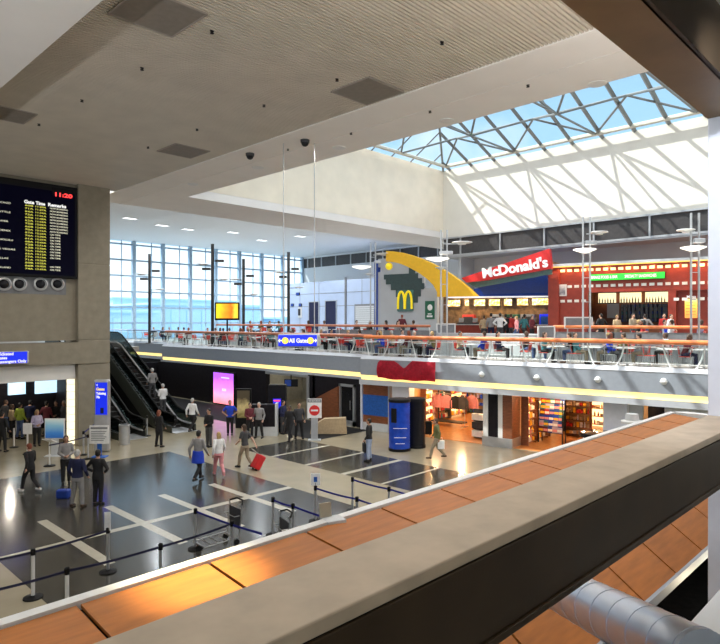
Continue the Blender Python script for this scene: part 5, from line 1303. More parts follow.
# ================================================================== SHOP GOODS
GOODS = {}
b = MB(); b.box(-0.07, 0.07, -0.05, 0.05, 0, 0.2, 0.008); GOODS['packet'] = b.mesh('packet', 'red_shirt')
b = MB(); b.box(-0.09, 0.09, -0.06, 0.06, 0, 0.14, 0.006); GOODS['box'] = b.mesh('box', 'red_shirt')
b = MB(); b.lathe([(0.05, 0), (0.055, 0.12), (0.03, 0.17), (0.02, 0.22), (0.0, 0.225)], 10); GOODS['jar'] = b.mesh('jar', 'red_shirt', True)
GC = dict(red='red_shirt', blue='royal', white='white_cloth', pink='pink_cloth', orange='mustard', green='lime', purple='lilac', tan='tan_cloth', dark='charcoal', teal='teal_cloth')
SH = ['lowest', 'second-lowest', 'middle', 'second-highest', 'highest', 'very top']
def shelf_unit(x, d, w, h, nsh, per, uname, label, lit=True, cols=None, frame='brown_wood', rz=0.0, depth=0.35):
    loc = FC.W(x, d, 0.02); t = thing('shelf_unit', loc, FC.a+rz, label, 'shelf unit', 'shelf units in the shops')
    b = MB(); b.box(-w/2, w/2, depth-0.03, depth, 0, h); b.build('back_panel', (mat('shelf_lit', (0.95, 0.75, 0.45), emit=(1.0, 0.66, 0.28), est=2.6) if 'shelf_lit' not in M else 'shelf_lit') if lit else 'shelf_back' if 'shelf_back' in M else mat('shelf_back', (0.42, 0.25, 0.12)), t)
    for s_ in (-1, 1): b = MB(); b.box(s_*w/2-0.02, s_*w/2+0.02, 0, depth, 0, h); b.build('side_panel', frame, t)
    ca, sa = math.cos(FC.a+rz), math.sin(FC.a+rz)
    for k in range(nsh):
        z = 0.12+k*(h-0.2)/nsh
        b = MB(); b.box(-w/2+0.02, w/2-0.02, 0.01, depth-0.03, z-0.02, z); b.build('shelf', frame, t)
        for j in range(per):
            g = R.choice(list(GOODS)); c = R.choice(cols or list(GC))
            lx = -w/2+0.02+(j+0.5)*(w-0.04)/per; ly = 0.14
            sx = min(1.0, (w-0.06)/per/0.2); hz = (h-0.2)/nsh-0.06
            sz = min(1.3, hz/0.22)*R.uniform(0.8, 1.0)
            add_copy(GOODS[g], g, (loc[0]+ca*lx-sa*ly, loc[1]+sa*lx+ca*ly, 0.02+z), FC.a+rz, '%s %s, %s shelf of the %s, %s from left' % (c, g, SH[min(k, 5)], uname, ORD[j]), g, 'goods on the '+uname, [GC[c]], (sx, 1, sz))
    return t
warm = ['orange', 'red', 'tan', 'white', 'pink', 'orange']
X = lambda px, d: FC.x(px, d)
# gift shop (left): units along its left wall, then the back
LW, PW = fx(388.5)+0.36, fx(508)+0.57
shelf_unit(LW, 4.3, 1.25, 2.35, 5, 6, 'slim lit gift bay', 'slim glowing gift bay behind the dark drum, first along the shop side', True, warm, rz=PI/2)
shelf_unit(LW, 5.75, 1.3, 2.35, 5, 6, 'dark gift bay', 'dark gift bay just left of the pink sweatshirts', False, ['dark', 'white', 'tan', 'teal', 'red'], 'charcoal', rz=PI/2)
shelf_unit(LW, 7.5, 1.9, 2.35, 5, 7, 'wide lit gift bay', 'wide glowing gift bay behind the pink sweatshirts', True, ['dark', 'white', 'pink', 'red', 'orange'], rz=PI/2)
shelf_unit(X(475, 8.8), 8.8, 1.9, 2.35, 5, 8, 'purple gift bay', 'bay of purple and dark gifts at the back of the gift shop', False, ['purple', 'dark', 'teal', 'blue', 'pink'], 'charcoal')
# book shop (right)
shelf_unit(PW, 2.0, 0.95, 2.35, 6, 5, 'first book bay', 'glowing book bay next to the brown column panel', True, warm, rz=PI/2)
shelf_unit(PW, 3.4, 1.2, 2.35, 6, 6, 'second book bay', 'second glowing book bay left of the magazine stand', True, warm, rz=PI/2)
shelf_unit(PW, 5.3, 1.9, 2.35, 6, 7, 'third book bay', 'glowing book bay behind the magazine stand', True, warm, rz=PI/2)
shelf_unit(X(577, 5.0), 5.0, 1.2, 2.3, 6, 7, 'tan book bay', 'tan book bay right of the magazine stand', False, ['tan', 'orange', 'white', 'red', 'tan'])
shelf_unit(X(594, 8.6), 8.6, 1.7, 2.35, 5, 9, 'red book bay', 'book bay with red and white covers behind the round counter', True, ['red', 'white', 'orange', 'tan'])
shelf_unit(X(575, 8.6), 8.6, 0.9, 2.35, 5, 5, 'corner book bay', 'narrow glowing bay in the far corner of the book shop', True, warm)
# magazine stand
mx_ = X(549.5, 2.6); loc_ = FC.W(mx_, 2.6, 0.02)
t = thing('magazine_stand', loc_, FC.a, 'dark tiered magazine stand full of colourful covers in the book shop', 'magazine stand')
for s_ in (-1, 1):
    for y_ in (0.1, 0.55): b = MB(); b.tube([(s_*0.56, y_, 0), (s_*0.56, y_, 2.0)], 0.025, 6); b.build('leg', 'dark_metal', t)
b = MB(); b.box(-0.56, 0.56, 0.55, 0.6, 0.55, 2.05); b.build('back_panel', 'charcoal', t)
b = MB(); b.box(-0.13, 0.13, -0.015, 0.015, 0, 0.26); b.cur = 1; b.box(-0.10, 0.10, -0.018, -0.012, 0.05, 0.16); mg = b.mesh('magazine', ['royal', 'print_white'])
for k in range(6):
    z = 0.5+k*0.26; yo = 0.06+k*0.07
    b = MB(); b.box(-0.56, 0.56, yo-0.02, yo+0.12, z-0.02, z); b.build('tray', 'dark_metal', t)
    for j in range(5):
        c = R.choice(['royal', 'lilac', 'maroon', 'red_shirt', 'deep_blue', 'teal_cloth']); lx = -0.44+j*0.22
        p = loc_+FC.u*lx+FC.n*(yo+0.03)+Vector((0, 0, z))
        o = add_copy(mg, 'magazine', p, FC.a, 'magazine on the %s tray of the magazine stand, %s from the left' % (SH[k] if k < 5 else 'top', ORD[j]), 'magazine', 'magazines on the stand', [c, R.choice(['print_white', 'pink_cloth', 'mustard'])])
# hanging garments
t = thing('clothes_rack', FC.W(X(449, 4.2), 4.2, 0.02), FC.a, 'round-footed clothes rack of pink and black sweatshirts in the gift shop', 'clothes rack')
b = MB(); b.tube([(-1.0, 0, 1.72), (1.0, 0, 1.72)], 0.02, 8); b.build('rail', 'steel', t)
for s_ in (-1, 1): b = MB(); b.tube([(s_*0.95, 0, 0), (s_*0.95, 0, 1.72)], 0.02, 8); b.box(s_*0.95-0.04, s_*0.95+0.04, -0.35, 0.35, 0, 0.03); b.build('leg', 'steel', t)
b = MB(); b.box(-0.95, 0.95, -0.3, 0.3, 0.2, 0.26); b.build('lower_shelf', 'dark_metal', t)
def garment():
    b = MB(); b.loft([((0, 0, 0.0), 0.25, 0.09), ((0, 0, 0.3), 0.25, 0.10), ((0, 0, 0.55), 0.24, 0.10), ((0, 0, 0.66), 0.17, 0.08), ((0, 0, 0.70), 0.07, 0.05)], 14)
    for s_ in (-1, 1): b.tube([(s_*0.18, 0, 0.60), (s_*0.30, 0, 0.42), (s_*0.33, 0, 0.02)], [0.075, 0.07, 0.055], 8)
    b.tube([(0, 0, 0.70), (0, 0, 0.78)], 0.008, 5)
    return b.mesh('sweatshirt', 'pink_cloth', True)
gm = garment()
base = FC.W(X(449, 4.2), 4.2, 0.0)
for j, (lx, c, z, yo, s_) in enumerate(((-0.72, 'pink_cloth', 0.96, 0, 'pink'), (-0.15, 'pink_cloth', 0.97, 0, 'pink'), (0.42, 'black_cloth', 0.96, 0, 'black'), (0.80, 'charcoal', 0.97, 0, 'charcoal'))):
    p = base+FC.u*lx+Vector((0, 0, z)); add_copy(gm, 'sweatshirt', p, FC.a, '%s sweatshirt hanging on the gift shop rack, %s from the left' % (s_, ORD[j]), 'sweatshirt', 'sweatshirts on the rack', [c])
for j, (px, d, z, c, s_) in enumerate(((467, 8.2, 1.45, 'red_shirt', 'red sweatshirt hung high at the back of the gift shop'), (472, 4.6, 1.0, 'pink_cloth', 'salmon sweatshirt hanging before the purple gift shelf'))):
    p = FC.W(X(px, d), d, z); add_copy(gm, 'sweatshirt', p, FC.a, s_, 'sweatshirt', 'sweatshirts in the gift shop', [c])
# low white display steps at the column
t = thing('display_steps', FC.W(X(477, 1.6), 1.6, 0.02), FC.a, 'small white and dark stepped display beside the striped column', 'display')
for k in range(3): b = MB(); b.box(-0.28, 0.28, 0, 0.3, 0.1+k*0.4, 0.4+k*0.4); b.build('tier', 'print_white' if k % 2 == 0 else 'charcoal', t)
b = MB(); b.box(-0.32, 0.32, 0.28, 0.34, 0, 1.4); b.build('frame', 'charcoal', t)
# ================================================================== PEOPLE
def remesh(mb, name, mats, vox, smooth_it=3):
    tmp = bpy.data.objects.new('tmp', mb.mesh('tmp', ['print_white'])); COL.objects.link(tmp)
    m = tmp.modifiers.new('r', 'REMESH'); m.mode = 'VOXEL'; m.voxel_size = vox
    m = tmp.modifiers.new('s', 'SMOOTH'); m.factor = 0.5; m.iterations = smooth_it
    me = bpy.data.meshes.new_from_object(tmp.evaluated_get(bpy.context.evaluated_depsgraph_get()))
    bpy.data.objects.remove(tmp)
    me.name = name; me.materials.clear()
    for q in mats: me.materials.append(M[q])
    for p in me.polygons: p.use_smooth = True; p.material_index = 0
    return me
V = Vector
def hand(b, wrist, d, side, curl=0.5, scale=1.0):
    """palm, four unequal bent fingers and a thumb that leaves the side of the palm"""
    d = V(d).normalized()
    u = V((side, 0, 0)); u = (u-d*u.dot(d)).normalized() if abs(u.dot(d)) < 0.95 else V((0, 1, 0))
    n = d.cross(u)                                      # palm normal
    if side > 0: n = -n
    w = V(wrist)
    b.tube([w, w+d*0.045, w+d*0.09], [0.026, 0.036, 0.034], 8)
    b.ell(w+d*0.055, (0.036, 0.036, 0.042), 8, 6)
    for i, (o, L) in enumerate(((-0.027, 0.070), (-0.009, 0.082), (0.009, 0.078), (0.027, 0.060))):
        p0 = w+d*0.075+u*o; a1 = curl*0.6; a2 = curl*1.4
        p1 = p0+(d*math.cos(a1)+n*math.sin(a1))*L*0.5; p2 = p1+(d*math.cos(a2)+n*math.sin(a2))*L*0.5
        b.tube([p0, p1, p2], [0.0105, 0.010, 0.008], 6)
    p0 = w+d*0.03-u*0.028; p1 = p0+(d*0.6-u*0.8).normalized()*0.035; p2 = p1+(d*0.95+n*0.3*curl).normalized()*0.032
    b.tube([p0, p1, p2], [0.013, 0.011, 0.009], 6)
def head_to(b, c, yaw=0.0, pitch=0.0):
    old = b.X
    b.X = Matrix.Translation(c) @ Matrix.Rotation(yaw, 4, 'Z') @ Matrix.Rotation(pitch, 4, 'X')
    b.ell((0, 0, 0.02), (0.076, 0.094, 0.108), 18, 12)
    b.ell((0, 0.030, -0.062), (0.052, 0.060, 0.056), 14, 8)
    b.ell((0, 0.094, -0.018), (0.014, 0.022, 0.028), 8, 6)
    b.ell((0, 0.086, -0.058), (0.026, 0.014, 0.010), 8, 6)
    b.ell((0, 0.083, 0.018), (0.055, 0.016, 0.012), 10, 6)
    for s_ in (-1, 1): b.ell((s_*0.078, -0.005, -0.010), (0.012, 0.022, 0.034), 8, 6)
    b.X = old
TORSO = [(0.80, 0.0, .165, .112), (.90, 0.0, .172, .118), (.98, 0, .160, .112), (1.06, 0.005, .145, .102), (1.16, 0.005, .150, .105), (1.27, 0.0, .170, .115), (1.37, -.008, .180, .108), (1.43, -.012, .150, .090), (1.475, -.012, .085, .068)]
def torso(b, M4, infl=0.0, z0=0.0, z1=2.0, slim=1.0):
    old = b.X; b.X = M4
    b.loft([((0, y, z), rx*slim+infl, ry*slim+infl) for z, y, rx, ry in TORSO if z0 <= z <= z1], 18); b.X = old
class Pose: pass
def pose(kind):
    """joint positions for a 1.75 m figure facing +Y, feet at z=0"""
    P_ = Pose(); P_.lean = 0.0; P_.dz = 0.0; P_.hy = 0.0; P_.yaw = 0.0; P_.pitch = 0.0; P_.curl = 0.5
    def arms(le, lw, re, rw): P_.el = (V(le), V(re)); P_.wr = (V(lw), V(rw))
    P_.knee = (V((-.095, .015, .49)), V((.095, .015, .49))); P_.ank = (V((-.10, -.02, .08)), V((.10, -.02, .08)))
    arms((-.255, -.03, 1.12), (-.27, .05, .87), (.255, -.03, 1.12), (.27, .05, .87))
    if kind == 'stand_wide':
        P_.knee = (V((-.13, .015, .49)), V((.13, .015, .49))); P_.ank = (V((-.18, -.02, .08)), V((.17, -.02, .08)))
        arms((-.27, -.04, 1.12), (-.25, .12, .90), (.28, -.03, 1.12), (.26, .13, .92))
    elif kind == 'akimbo':
        arms((-.38, -.06, 1.16), (-.20, .06, 1.03), (.38, -.06, 1.16), (.20, .06, 1.03)); P_.yaw = 0.3
    elif kind == 'hands_front':
        arms((-.24, .02, 1.12), (-.06, .20, 1.05), (.24, .02, 1.12), (.06, .20, 1.02)); P_.pitch = -0.25
    elif kind == 'walk':
        P_.knee = (V((-.09, .20, .50)), V((.09, -.04, .47))); P_.ank = (V((-.09, .28, .10)), V((.09, -.36, .16)))
        arms((-.25, -.14, 1.13), (-.26, -.10, .88), (.25, .06, 1.13), (.25, .22, .92)); P_.lean = 0.06
    elif kind == 'pull':
        P_.knee = (V((-.09, .18, .50)), V((.09, -.04, .47))); P_.ank = (V((-.09, .24, .09)), V((.09, -.30, .13)))
        arms((-.25, .06, 1.13), (-.20, .24, 1.0), (.26, -.16, 1.13), (.29, -.30, .90)); P_.lean = 0.08
    elif kind in ('sit', 'sit_lean', 'sit_back'):
        P_.dz = -0.385; P_.hy = 0.0
        P_.knee = (V((-.12, .40, .52)), V((.11, .41, .52))); P_.ank = (V((-.12, .36, .09)), V((.12, .44, .09)))
        if kind == 'sit': arms((-.25, .05, .76), (-.13, .32, .78), (.25, .05, .76), (.14, .31, .78)); P_.lean = 0.06
        elif kind == 'sit_lean': arms((-.26, .18, .76), (-.06, .38, .80), (.27, .14, .78), (.12, .30, .98)); P_.lean = 0.26; P_.pitch = -0.2
        else: arms((-.25, -.04, .76), (-.14, .20, .60), (.25, -.04, .76), (.12, .22, .60)); P_.lean = -0.10; P_.yaw = -0.35
    return P_
def build_person_meshes(kind, hair='short', sleeves='long', female=False, vox=0.0105):
    P_ = pose(kind); slim = 0.90 if female else 1.0
    hipc = V((0, P_.hy, 0.92+P_.dz))
    T4 = Matrix.Translation(hipc) @ Matrix.Rotation(-P_.lean, 4, 'X') @ Matrix.Translation((0, 0, -0.92))
    sh = [T4 @ V((s_*0.175*slim, -.01, 1.405)) for s_ in (-1, 1)]
    neck0 = T4 @ V((0, -.012, 1.45)); neck1 = T4 @ V((0, .0, 1.56)); hc = T4 @ V((0, .012, 1.615))
    sitting = P_.dz < -0.1
    hips = [V((s_*0.092, P_.hy, 0.90+P_.dz)) for s_ in (-1, 1)]
    out = {}
    # body
    b = MB(); torso(b, T4, 0, slim=slim); b.tube([neck0, neck1], [0.058*slim, 0.052*slim], 12); head_to(b, hc, P_.yaw, P_.pitch)
    for i, s_ in enumerate((-1, 1)):
        b.tube([sh[i], sh[i].lerp(P_.el[i], .5), P_.el[i], P_.el[i].lerp(P_.wr[i], .4), P_.wr[i]], [.056, .048, .040, .039, .026], 10)
        b.ell(sh[i], (.06, .06, .06), 10, 7)
        hand(b, P_.wr[i], P_.wr[i]-P_.el[i], s_, P_.curl)
        b.tube([hips[i], hips[i].lerp(P_.knee[i], .5), P_.knee[i], P_.knee[i].lerp(P_.ank[i], .35), P_.ank[i]], [.088, .076, .055, .055, .036], 12)
        a = P_.ank[i]; b.tube([a+V((0, -.03, -.03)), a+V((0, .08, -.045)), a+V((0, .16, -.05))], [.034, .036, .026], 8)
    me = remesh(b, 'person', ['skin_light', 'eye_dark', 'lip'], vox)
    H4 = Matrix.Translation(hc) @ Matrix.Rotation(P_.yaw, 4, 'Z') @ Matrix.Rotation(P_.pitch, 4, 'X'); Hi = H4.inverted()
    for p in me.polygons:                               # eyes and mouth are coloured skin faces of the one body surface
        c = Hi @ V(p.center)
        if c.y > 0.06:
            if abs(c.z-0.002) < 0.009 and 0.018 < abs(c.x) < 0.044: p.material_index = 1
            elif abs(c.z+0.058) < 0.008 and abs(c.x) < 0.024 and c.y > 0.075: p.material_index = 2
    out['person'] = me
    # hair
    if hair != 'bald':
        b = MB(); b.X = H4
        b.ell((0, -.020, .046), (.086, .096, .096), 16, 10); b.ell((0, -.045, 0.0), (.082, .070, .085), 14, 8)
        if hair == 'long': b.ell((0, -.060, -.09), (.092, .050, .15), 14, 10); b.ell((0, -.055, -.01), (.098, .06, .10), 12, 8)
        if hair == 'cap': b.box(-.06, .06, .05, .16, .062, .076, .006)
        out['hair'] = remesh(b, 'hair', ['hair_black'], .012, 2)
    # shirt
    b = MB(); torso(b, T4, .016, 0.89, 1.48, slim)
    k_ = 1.0 if sleeves == 'long' else 0.0
    for i in range(2):
        e = P_.el[i]; w_ = P_.wr[i]
        if sleeves == 'long': b.tube([sh[i], sh[i].lerp(e, .5), e, e.lerp(w_, .5), e.lerp(w_, .93)], [.072, .062, .054, .048, .042], 10)
        else: b.tube([sh[i], sh[i].lerp(e, .4), sh[i].lerp(e, .75)], [.072, .066, .062], 10)
        b.ell(sh[i], (.073, .07, .068), 10, 7); b.ell(sh[i].lerp(neck0, .5), (.07, .06, .045), 10, 7)
    out['shirt'] = remesh(b, 'shirt', ['navy'], .014, 2)
    # trousers
    b = MB(); torso(b, T4, .012, 0.80, 0.985, slim)
    if sitting: b.ell((0, P_.hy+.02, .53), (.185, .15, .09), 14, 8)
    for i in range(2):
        a = P_.ank[i]; kn = P_.knee[i]
        b.tube([hips[i], hips[i].lerp(kn, .5), kn, kn.lerp(a, .4), kn.lerp(a, .97)], [.102, .092, .074, .070, .060], 12)
    out['trousers'] = remesh(b, 'trousers', ['charcoal'], .014, 2)
    for i, nm in ((0, 'left_shoe'), (1, 'right_shoe')):
        a = P_.ank[i]; b = MB(); b.tube([a+V((0, -.05, -.035)), a+V((0, .05, -.038)), a+V((0, .14, -.046)), a+V((0, .19, -.052))], [.044, .047, .043, .028], 10)
        mi = min(v.z for v in b.v)
        for v in b.v: v.z = max(v.z, mi+.012)
        out[nm] = b.mesh('shoe', 'black_cloth', True)
    return out
PM = {}
def person(kind, loc, a, label, shirt='navy', trousers='charcoal', shoes='black_cloth', skin='skin_light', hairc='hair_black', hair='short', sleeves='long', female=False, h=1.75, grp=None, rz=None, hi=True):
    key = (kind, hair, sleeves, female, hi)
    if key not in PM: PM[key] = build_person_meshes(kind, hair, sleeves, female, .0105 if hi else .014)
    m = PM[key]
    def mk(nm, me, parent, cols):
        o = bpy.data.objects.new(nm, me); COL.objects.link(o)
        for i, c in enumerate(cols): o.material_slots[i].link = 'OBJECT'; o.material_slots[i].material = M[c]
        if parent is not None: o.parent = parent
        return o
    r = mk('person', m['person'], None, [skin])
    r.location = loc; r.rotation_euler = (0, 0, (CAMROT-rad(a)) if rz is None else rz); r.scale = (h/1.75,)*3 if not kind.startswith('sit') else (1, 1, 1)
    if 'hair' in m: mk('hair', m['hair'], r, [hairc])
    mk('shirt', m['shirt'], r, [shirt]); mk('trousers', m['trousers'], r, [trousers])
    mk('shoe', m['left_shoe'], r, [shoes]); mk('shoe', m['right_shoe'], r, [shoes])
    tag(r, label, 'person', grp)
    return r
def G0(px, py): p = fpt(px, py); return (p.x, p.y, 0.0)
# ---- lobby
person('stand_wide', G0(77.5, 507), 8, 'grey-haired person seen from behind in navy jacket and grey trousers, beside another', 'navy', 'grey_cloth', 'hair_brown', 'skin_light', 'hair_grey', h=1.76)
person('akimbo', G0(98, 505), 12, 'dark-haired person seen from behind all in black, right of the grey-haired one', 'black_cloth', 'black_cloth', 'black_cloth', 'skin_tan', 'hair_black', h=1.72)
person('walk', G0(30, 492), -70, 'person in black striding left with auburn hair and white shoes', 'black_cloth', 'black_cloth', 'white_cloth', 'skin_light', 'hair_auburn', h=1.62)
person('hands_front', G0(66, 484), 150, 'person in pale grey top and long dark trousers behind the two standing together', 'grey_cloth', 'black_cloth', 'black_cloth', 'skin_tan', 'hair_brown', 'long', female=True, h=1.70)
person('stand_wide', G0(369, 461), -75, 'person in dark jacket and pale jeans standing alone in profile, holding a case', 'black_cloth', 'pale_jeans', 'black_cloth', 'skin_tan', 'hair_black', h=1.74)
person('walk', G0(198, 481), 20, 'person in grey top and black trousers walking away, blue jacket round waist', 'grey_cloth', 'black_cloth', 'black_cloth', 'skin_tan', 'hair_black', h=1.80)
person('walk', G0(219, 476), -30, 'person in pale top and pink trousers walking past the blue-jacketed one', 'white_cloth', 'pink_cloth', 'pink_cloth', 'skin_light', 'hair_blond', 'long', female=True, h=1.62)
person('pull', G0(245, 468), -60, 'person in dark top and khaki trousers pulling a red suitcase', 'charcoal', 'khaki', 'black_cloth', 'skin_light', 'hair_brown', 'long', 'short', True, h=1.70)
person('akimbo', G0(230, 435), 170, 'officer-like person in bright blue shirt and black trousers by the pink light box', 'royal', 'black_cloth', 'black_cloth', 'skin_tan', 'hair_black', sleeves='short', h=1.74)
person('hands_front', G0(250, 438), 160, 'person in maroon top standing before the golden poster stand', 'maroon', 'black_cloth', 'black_cloth', 'skin_light', 'hair_brown', h=1.72)
person('stand_wide', G0(259, 438), 190, 'person in light grey shirt standing beside the dark check desk', 'grey_cloth', 'black_cloth', 'black_cloth', 'skin_light', 'hair_grey', h=1.74)
person('walk', G0(290, 441), 200, 'person in black leaning past the slim kiosk at the corridor', 'black_cloth', 'black_cloth', 'black_cloth', 'skin_dark', 'hair_black', h=1.7)
person('stand_wide', G0(299, 439), 160, 'person in charcoal coat before the corridor, left of the no-entry sign', 'charcoal', 'black_cloth', 'black_cloth', 'skin_tan', 'hair_brown', h=1.76)
person('hands_front', G0(283, 434), 120, 'person in dark navy in the corridor opening behind the slim kiosk', 'navy', 'charcoal', 'black_cloth', 'skin_tan', 'hair_black', h=1.7)
person('walk', G0(437, 459), -80, 'person in olive top and brown trousers walking past the shop, carrying a white bag', 'olive', 'khaki', 'hair_brown', 'skin_tan', 'hair_brown', h=1.68)
person('stand_wide', G0(159, 447), 30, 'person in black at the foot of the escalators with auburn hair', 'black_cloth', 'black_cloth', 'black_cloth', 'skin_tan', 'hair_auburn', 'long', female=True, h=1.68)
person('walk', G0(192, 432), 20, 'person in white shirt just right of the second escalator', 'white_cloth', 'black_cloth', 'black_cloth', 'skin_tan', 'hair_grey', h=1.74)
person('hands_front', G0(209, 447), -150, 'person in dark clothes standing behind the blue-jacketed walker', 'black_cloth', 'charcoal', 'black_cloth', 'skin_tan', 'hair_black', h=1.74)
def on_esc(x, y): return 0.0 if y < 30.0 else (y-30.0)*4.05/7.4+0.10
for x, y, lab, sh_ in ((16.4, 30.9, 'person in white shirt riding low on the second escalator', 'white_cloth'), (16.5, 32.3, 'person in grey shirt riding higher on the second escalator', 'grey_cloth'), (13.65, 32.6, 'person in pale shirt riding the escalator nearest the column', 'white_cloth')):
    person('stand_wide' if sh_ == 'grey_cloth' else 'hands_front', (x, y, on_esc(x, y)), 0, lab, sh_, 'charcoal', 'black_cloth', 'skin_tan', 'hair_grey', rz=0.0, h=1.72)
# queue at the entry
for i, (px, py, kd, a, sh_, tr, hc_, fem, lab) in enumerate([
    (37, 446, 'hands_front', 140, 'lilac', 'black_cloth', 'hair_blond', True, 'person in lilac top with blond hair behind the small white sign post'),
    (20, 439, 'stand_wide', 20, 'lime', 'jeans', 'hair_black', False, 'person in lime-green top deep in the entry queue'),
    (12, 438, 'stand_wide', 40, 'tan_cloth', 'black_cloth', 'hair_brown', True, 'person in tan coat left of the lime-green top in the queue'),
    (46, 437, 'walk', 10, 'maroon', 'charcoal', 'hair_black', False, 'person in maroon top walking into the entry, right of the lime top'),
    (2, 452, 'stand_wide', 10, 'black_cloth', 'black_cloth', 'hair_black', False, 'person in black cut by the left picture edge in the queue'),
    (30, 435.5, 'stand_wide', -20, 'navy', 'charcoal', 'hair_black', False, 'tall person in navy far inside the entry room'),
    (56, 436, 'hands_front', 170, 'black_cloth', 'black_cloth', 'hair_black', False, 'person in black inside the entry behind the blue gradient board'),
    (64, 436, 'stand_wide', 200, 'charcoal', 'charcoal', 'hair_grey', False, 'person in charcoal beside the glowing glass-block pillar'),
    (5, 435, 'walk', 30, 'charcoal', 'jeans', 'hair_brown', False, 'person in charcoal walking at the far left of the entry')]):
    person(kd, G0(px, py), a, lab, sh_, tr, 'black_cloth', 'skin_light' if i % 2 else 'skin_tan', hc_, 'long' if fem else 'short', female=fem, h=1.66 if fem else 1.76)
# ---- what they carry
p = V(G0(254.5, 470)); t = thing('suitcase', p, CAMROT+0.6, 'red wheeled suitcase tilted behind its owner on the cream floor band', 'suitcase')
b = MB(); b.X = Matrix.Translation((0, 0, 0.06)) @ Matrix.Rotation(rad(32), 4, 'Y'); b.box(-0.14, 0.14, -0.2, 0.2, 0, 0.56, 0.04); b.build('case', 'red_case', t)
b = MB(); b.X = Matrix.Translation((0, 0, 0.06)) @ Matrix.Rotation(rad(-38), 4, 'Y'); b.X = Matrix.Translation((0.28, 0, 0.5)) @ Matrix.Rotation(rad(-50), 4, 'Y'); b.tube([(0, -.08, 0), (0, -.08, 0.5), (0, .08, 0.5), (0, .08, 0)], .01, 6); b.build('handle', 'steel', t)
for s_ in (-1, 1): b = MB(); b.lathe([(0.04, -0.02), (0.04, 0.02)], 10); o = b.build('wheel', 'rubber', t, (0, s_*0.15, 0.04)); o.rotation_euler = (PI/2, 0, 0)
p = V(G0(63.5, 498)); t = thing('travel_bag', p, CAMROT, 'bright blue travel bag on the floor behind the grey-haired person', 'bag')
b = MB(); b.box(-0.2, 0.2, -0.13, 0.13, 0, 0.28, 0.05); b.build('bag_body', 'blue_bag', t)
b = MB(); b.tube([(-0.1, 0, 0.27), (-0.09, 0, 0.37), (0.09, 0, 0.37), (0.1, 0, 0.27)], .012, 6); b.build('handle', 'navy', t)
p = V(G0(364.5, 461)); t = thing('briefcase', p+V((0, 0, 0.36)), CAMROT+0.2, 'dark soft case held by the lone person in pale jeans', 'bag')
b = MB(); b.box(-0.06, 0.06, -0.18, 0.18, 0, 0.36, 0.03); b.build('case', 'black_cloth', t)
b = MB(); b.tube([(0, -0.06, 0.35), (0, -0.06, 0.45), (0, 0.06, 0.45), (0, 0.06, 0.35)], .012, 6); b.build('handle', 'black', t)
p = V(G0(198, 481)); t = thing('tied_jacket', p, CAMROT-rad(20), 'bright blue jacket tied round the walking person in grey', 'jacket')
b = MB(); b.loft([((0, 0.0, 0.66), .235, .20), ((0, 0, 0.84), .225, .18), ((0, 0, 1.02), .205, .15), ((0, 0, 1.08), .19, .14)], 18); b.build('jacket_body', 'royal', t, smooth=True)
b = MB(); b.tube([(-.05, .16, 1.02), (-.08, .20, .9), (-.09, .19, .72)], [.04, .04, .03], 8); b.tube([(.05, .16, 1.02), (.07, .20, .9), (.09, .19, .70)], [.04, .04, .03], 8); b.build('sleeves', 'royal', t, smooth=True)
p = V(G0(441, 459)); t = thing('shopping_bag', p+V((0, 0, 0.42)), CAMROT, 'white shopping bag in the hand of the olive-clad walker', 'bag')
b = MB(); b.box(-0.14, 0.14, -0.06, 0.06, 0, 0.34, 0.01); b.build('bag_body', 'print_white', t)
b = MB(); b.tube([(-0.06, 0, 0.33), (-0.05, 0, 0.46), (0.05, 0, 0.46), (0.06, 0, 0.33)], .008, 5); b.build('handle', 'print_white', t)
# ---- diners: seated on the chairs placed above
SHIRT = ['navy', 'black_cloth', 'charcoal', 'grey_cloth', 'white_cloth', 'red_shirt', 'teal_cloth', 'maroon', 'tan_cloth', 'royal', 'lilac', 'olive']
CN = dict(navy='navy', black_cloth='black', charcoal='charcoal', grey_cloth='grey', white_cloth='white', red_shirt='red', teal_cloth='teal', maroon='maroon', tan_cloth='tan', royal='blue', lilac='lilac', olive='olive')
HAIR = ['hair_black', 'hair_black', 'hair_brown', 'hair_brown', 'hair_grey', 'hair_auburn', 'hair_blond']
SK = ['skin_light', 'skin_light', 'skin_tan', 'skin_dark']
prob = {'near front': .72, 'near back': .7, 'far front': .6, 'far back': .8, 'set-back': .8, 'terrace': .85, 'far terrace': .8}
diners = {}
for pos, rz, zone in seats:
    if R.random() > prob[zone]: continue
    kd = R.choice(['sit', 'sit_lean', 'sit_back']); long_ = R.random() < 0.35
    sh_ = R.choice(SHIRT)
    fw = V((-math.sin(rz), math.cos(rz), 0))
    o = person(kd, pos-fw*0.02, 0, None, sh_, R.choice(['jeans', 'charcoal', 'navy', 'khaki', 'black_cloth']), R.choice(['black_cloth', 'white_cloth', 'hair_brown']), R.choice(SK), R.choice(HAIR), 'long' if long_ else 'short',
               'long' if kd != 'sit' else 'short', long_, 1.75, 'diners in the food court', rz=rz, hi=False)
    diners.setdefault((zone, CN[sh_]), []).append(o)
ZP = {'near front': 'in the front row by the near railing', 'near back': 'in the row below the raised terrace', 'far front': 'along the far railing',
      'far back': 'in the far second row', 'set-back': 'behind the escalators', 'terrace': 'on the terrace before the shops', 'far terrace': 'on the far raised terrace'}
for (zone, c), os_ in diners.items():
    if len(os_) == 1: os_[0]['label'] = 'seated person in %s top %s' % (c, ZP[zone])
    else: ordinal_labels(os_, 'seated person in %s top %s, # from left' % (c, ZP[zone]))
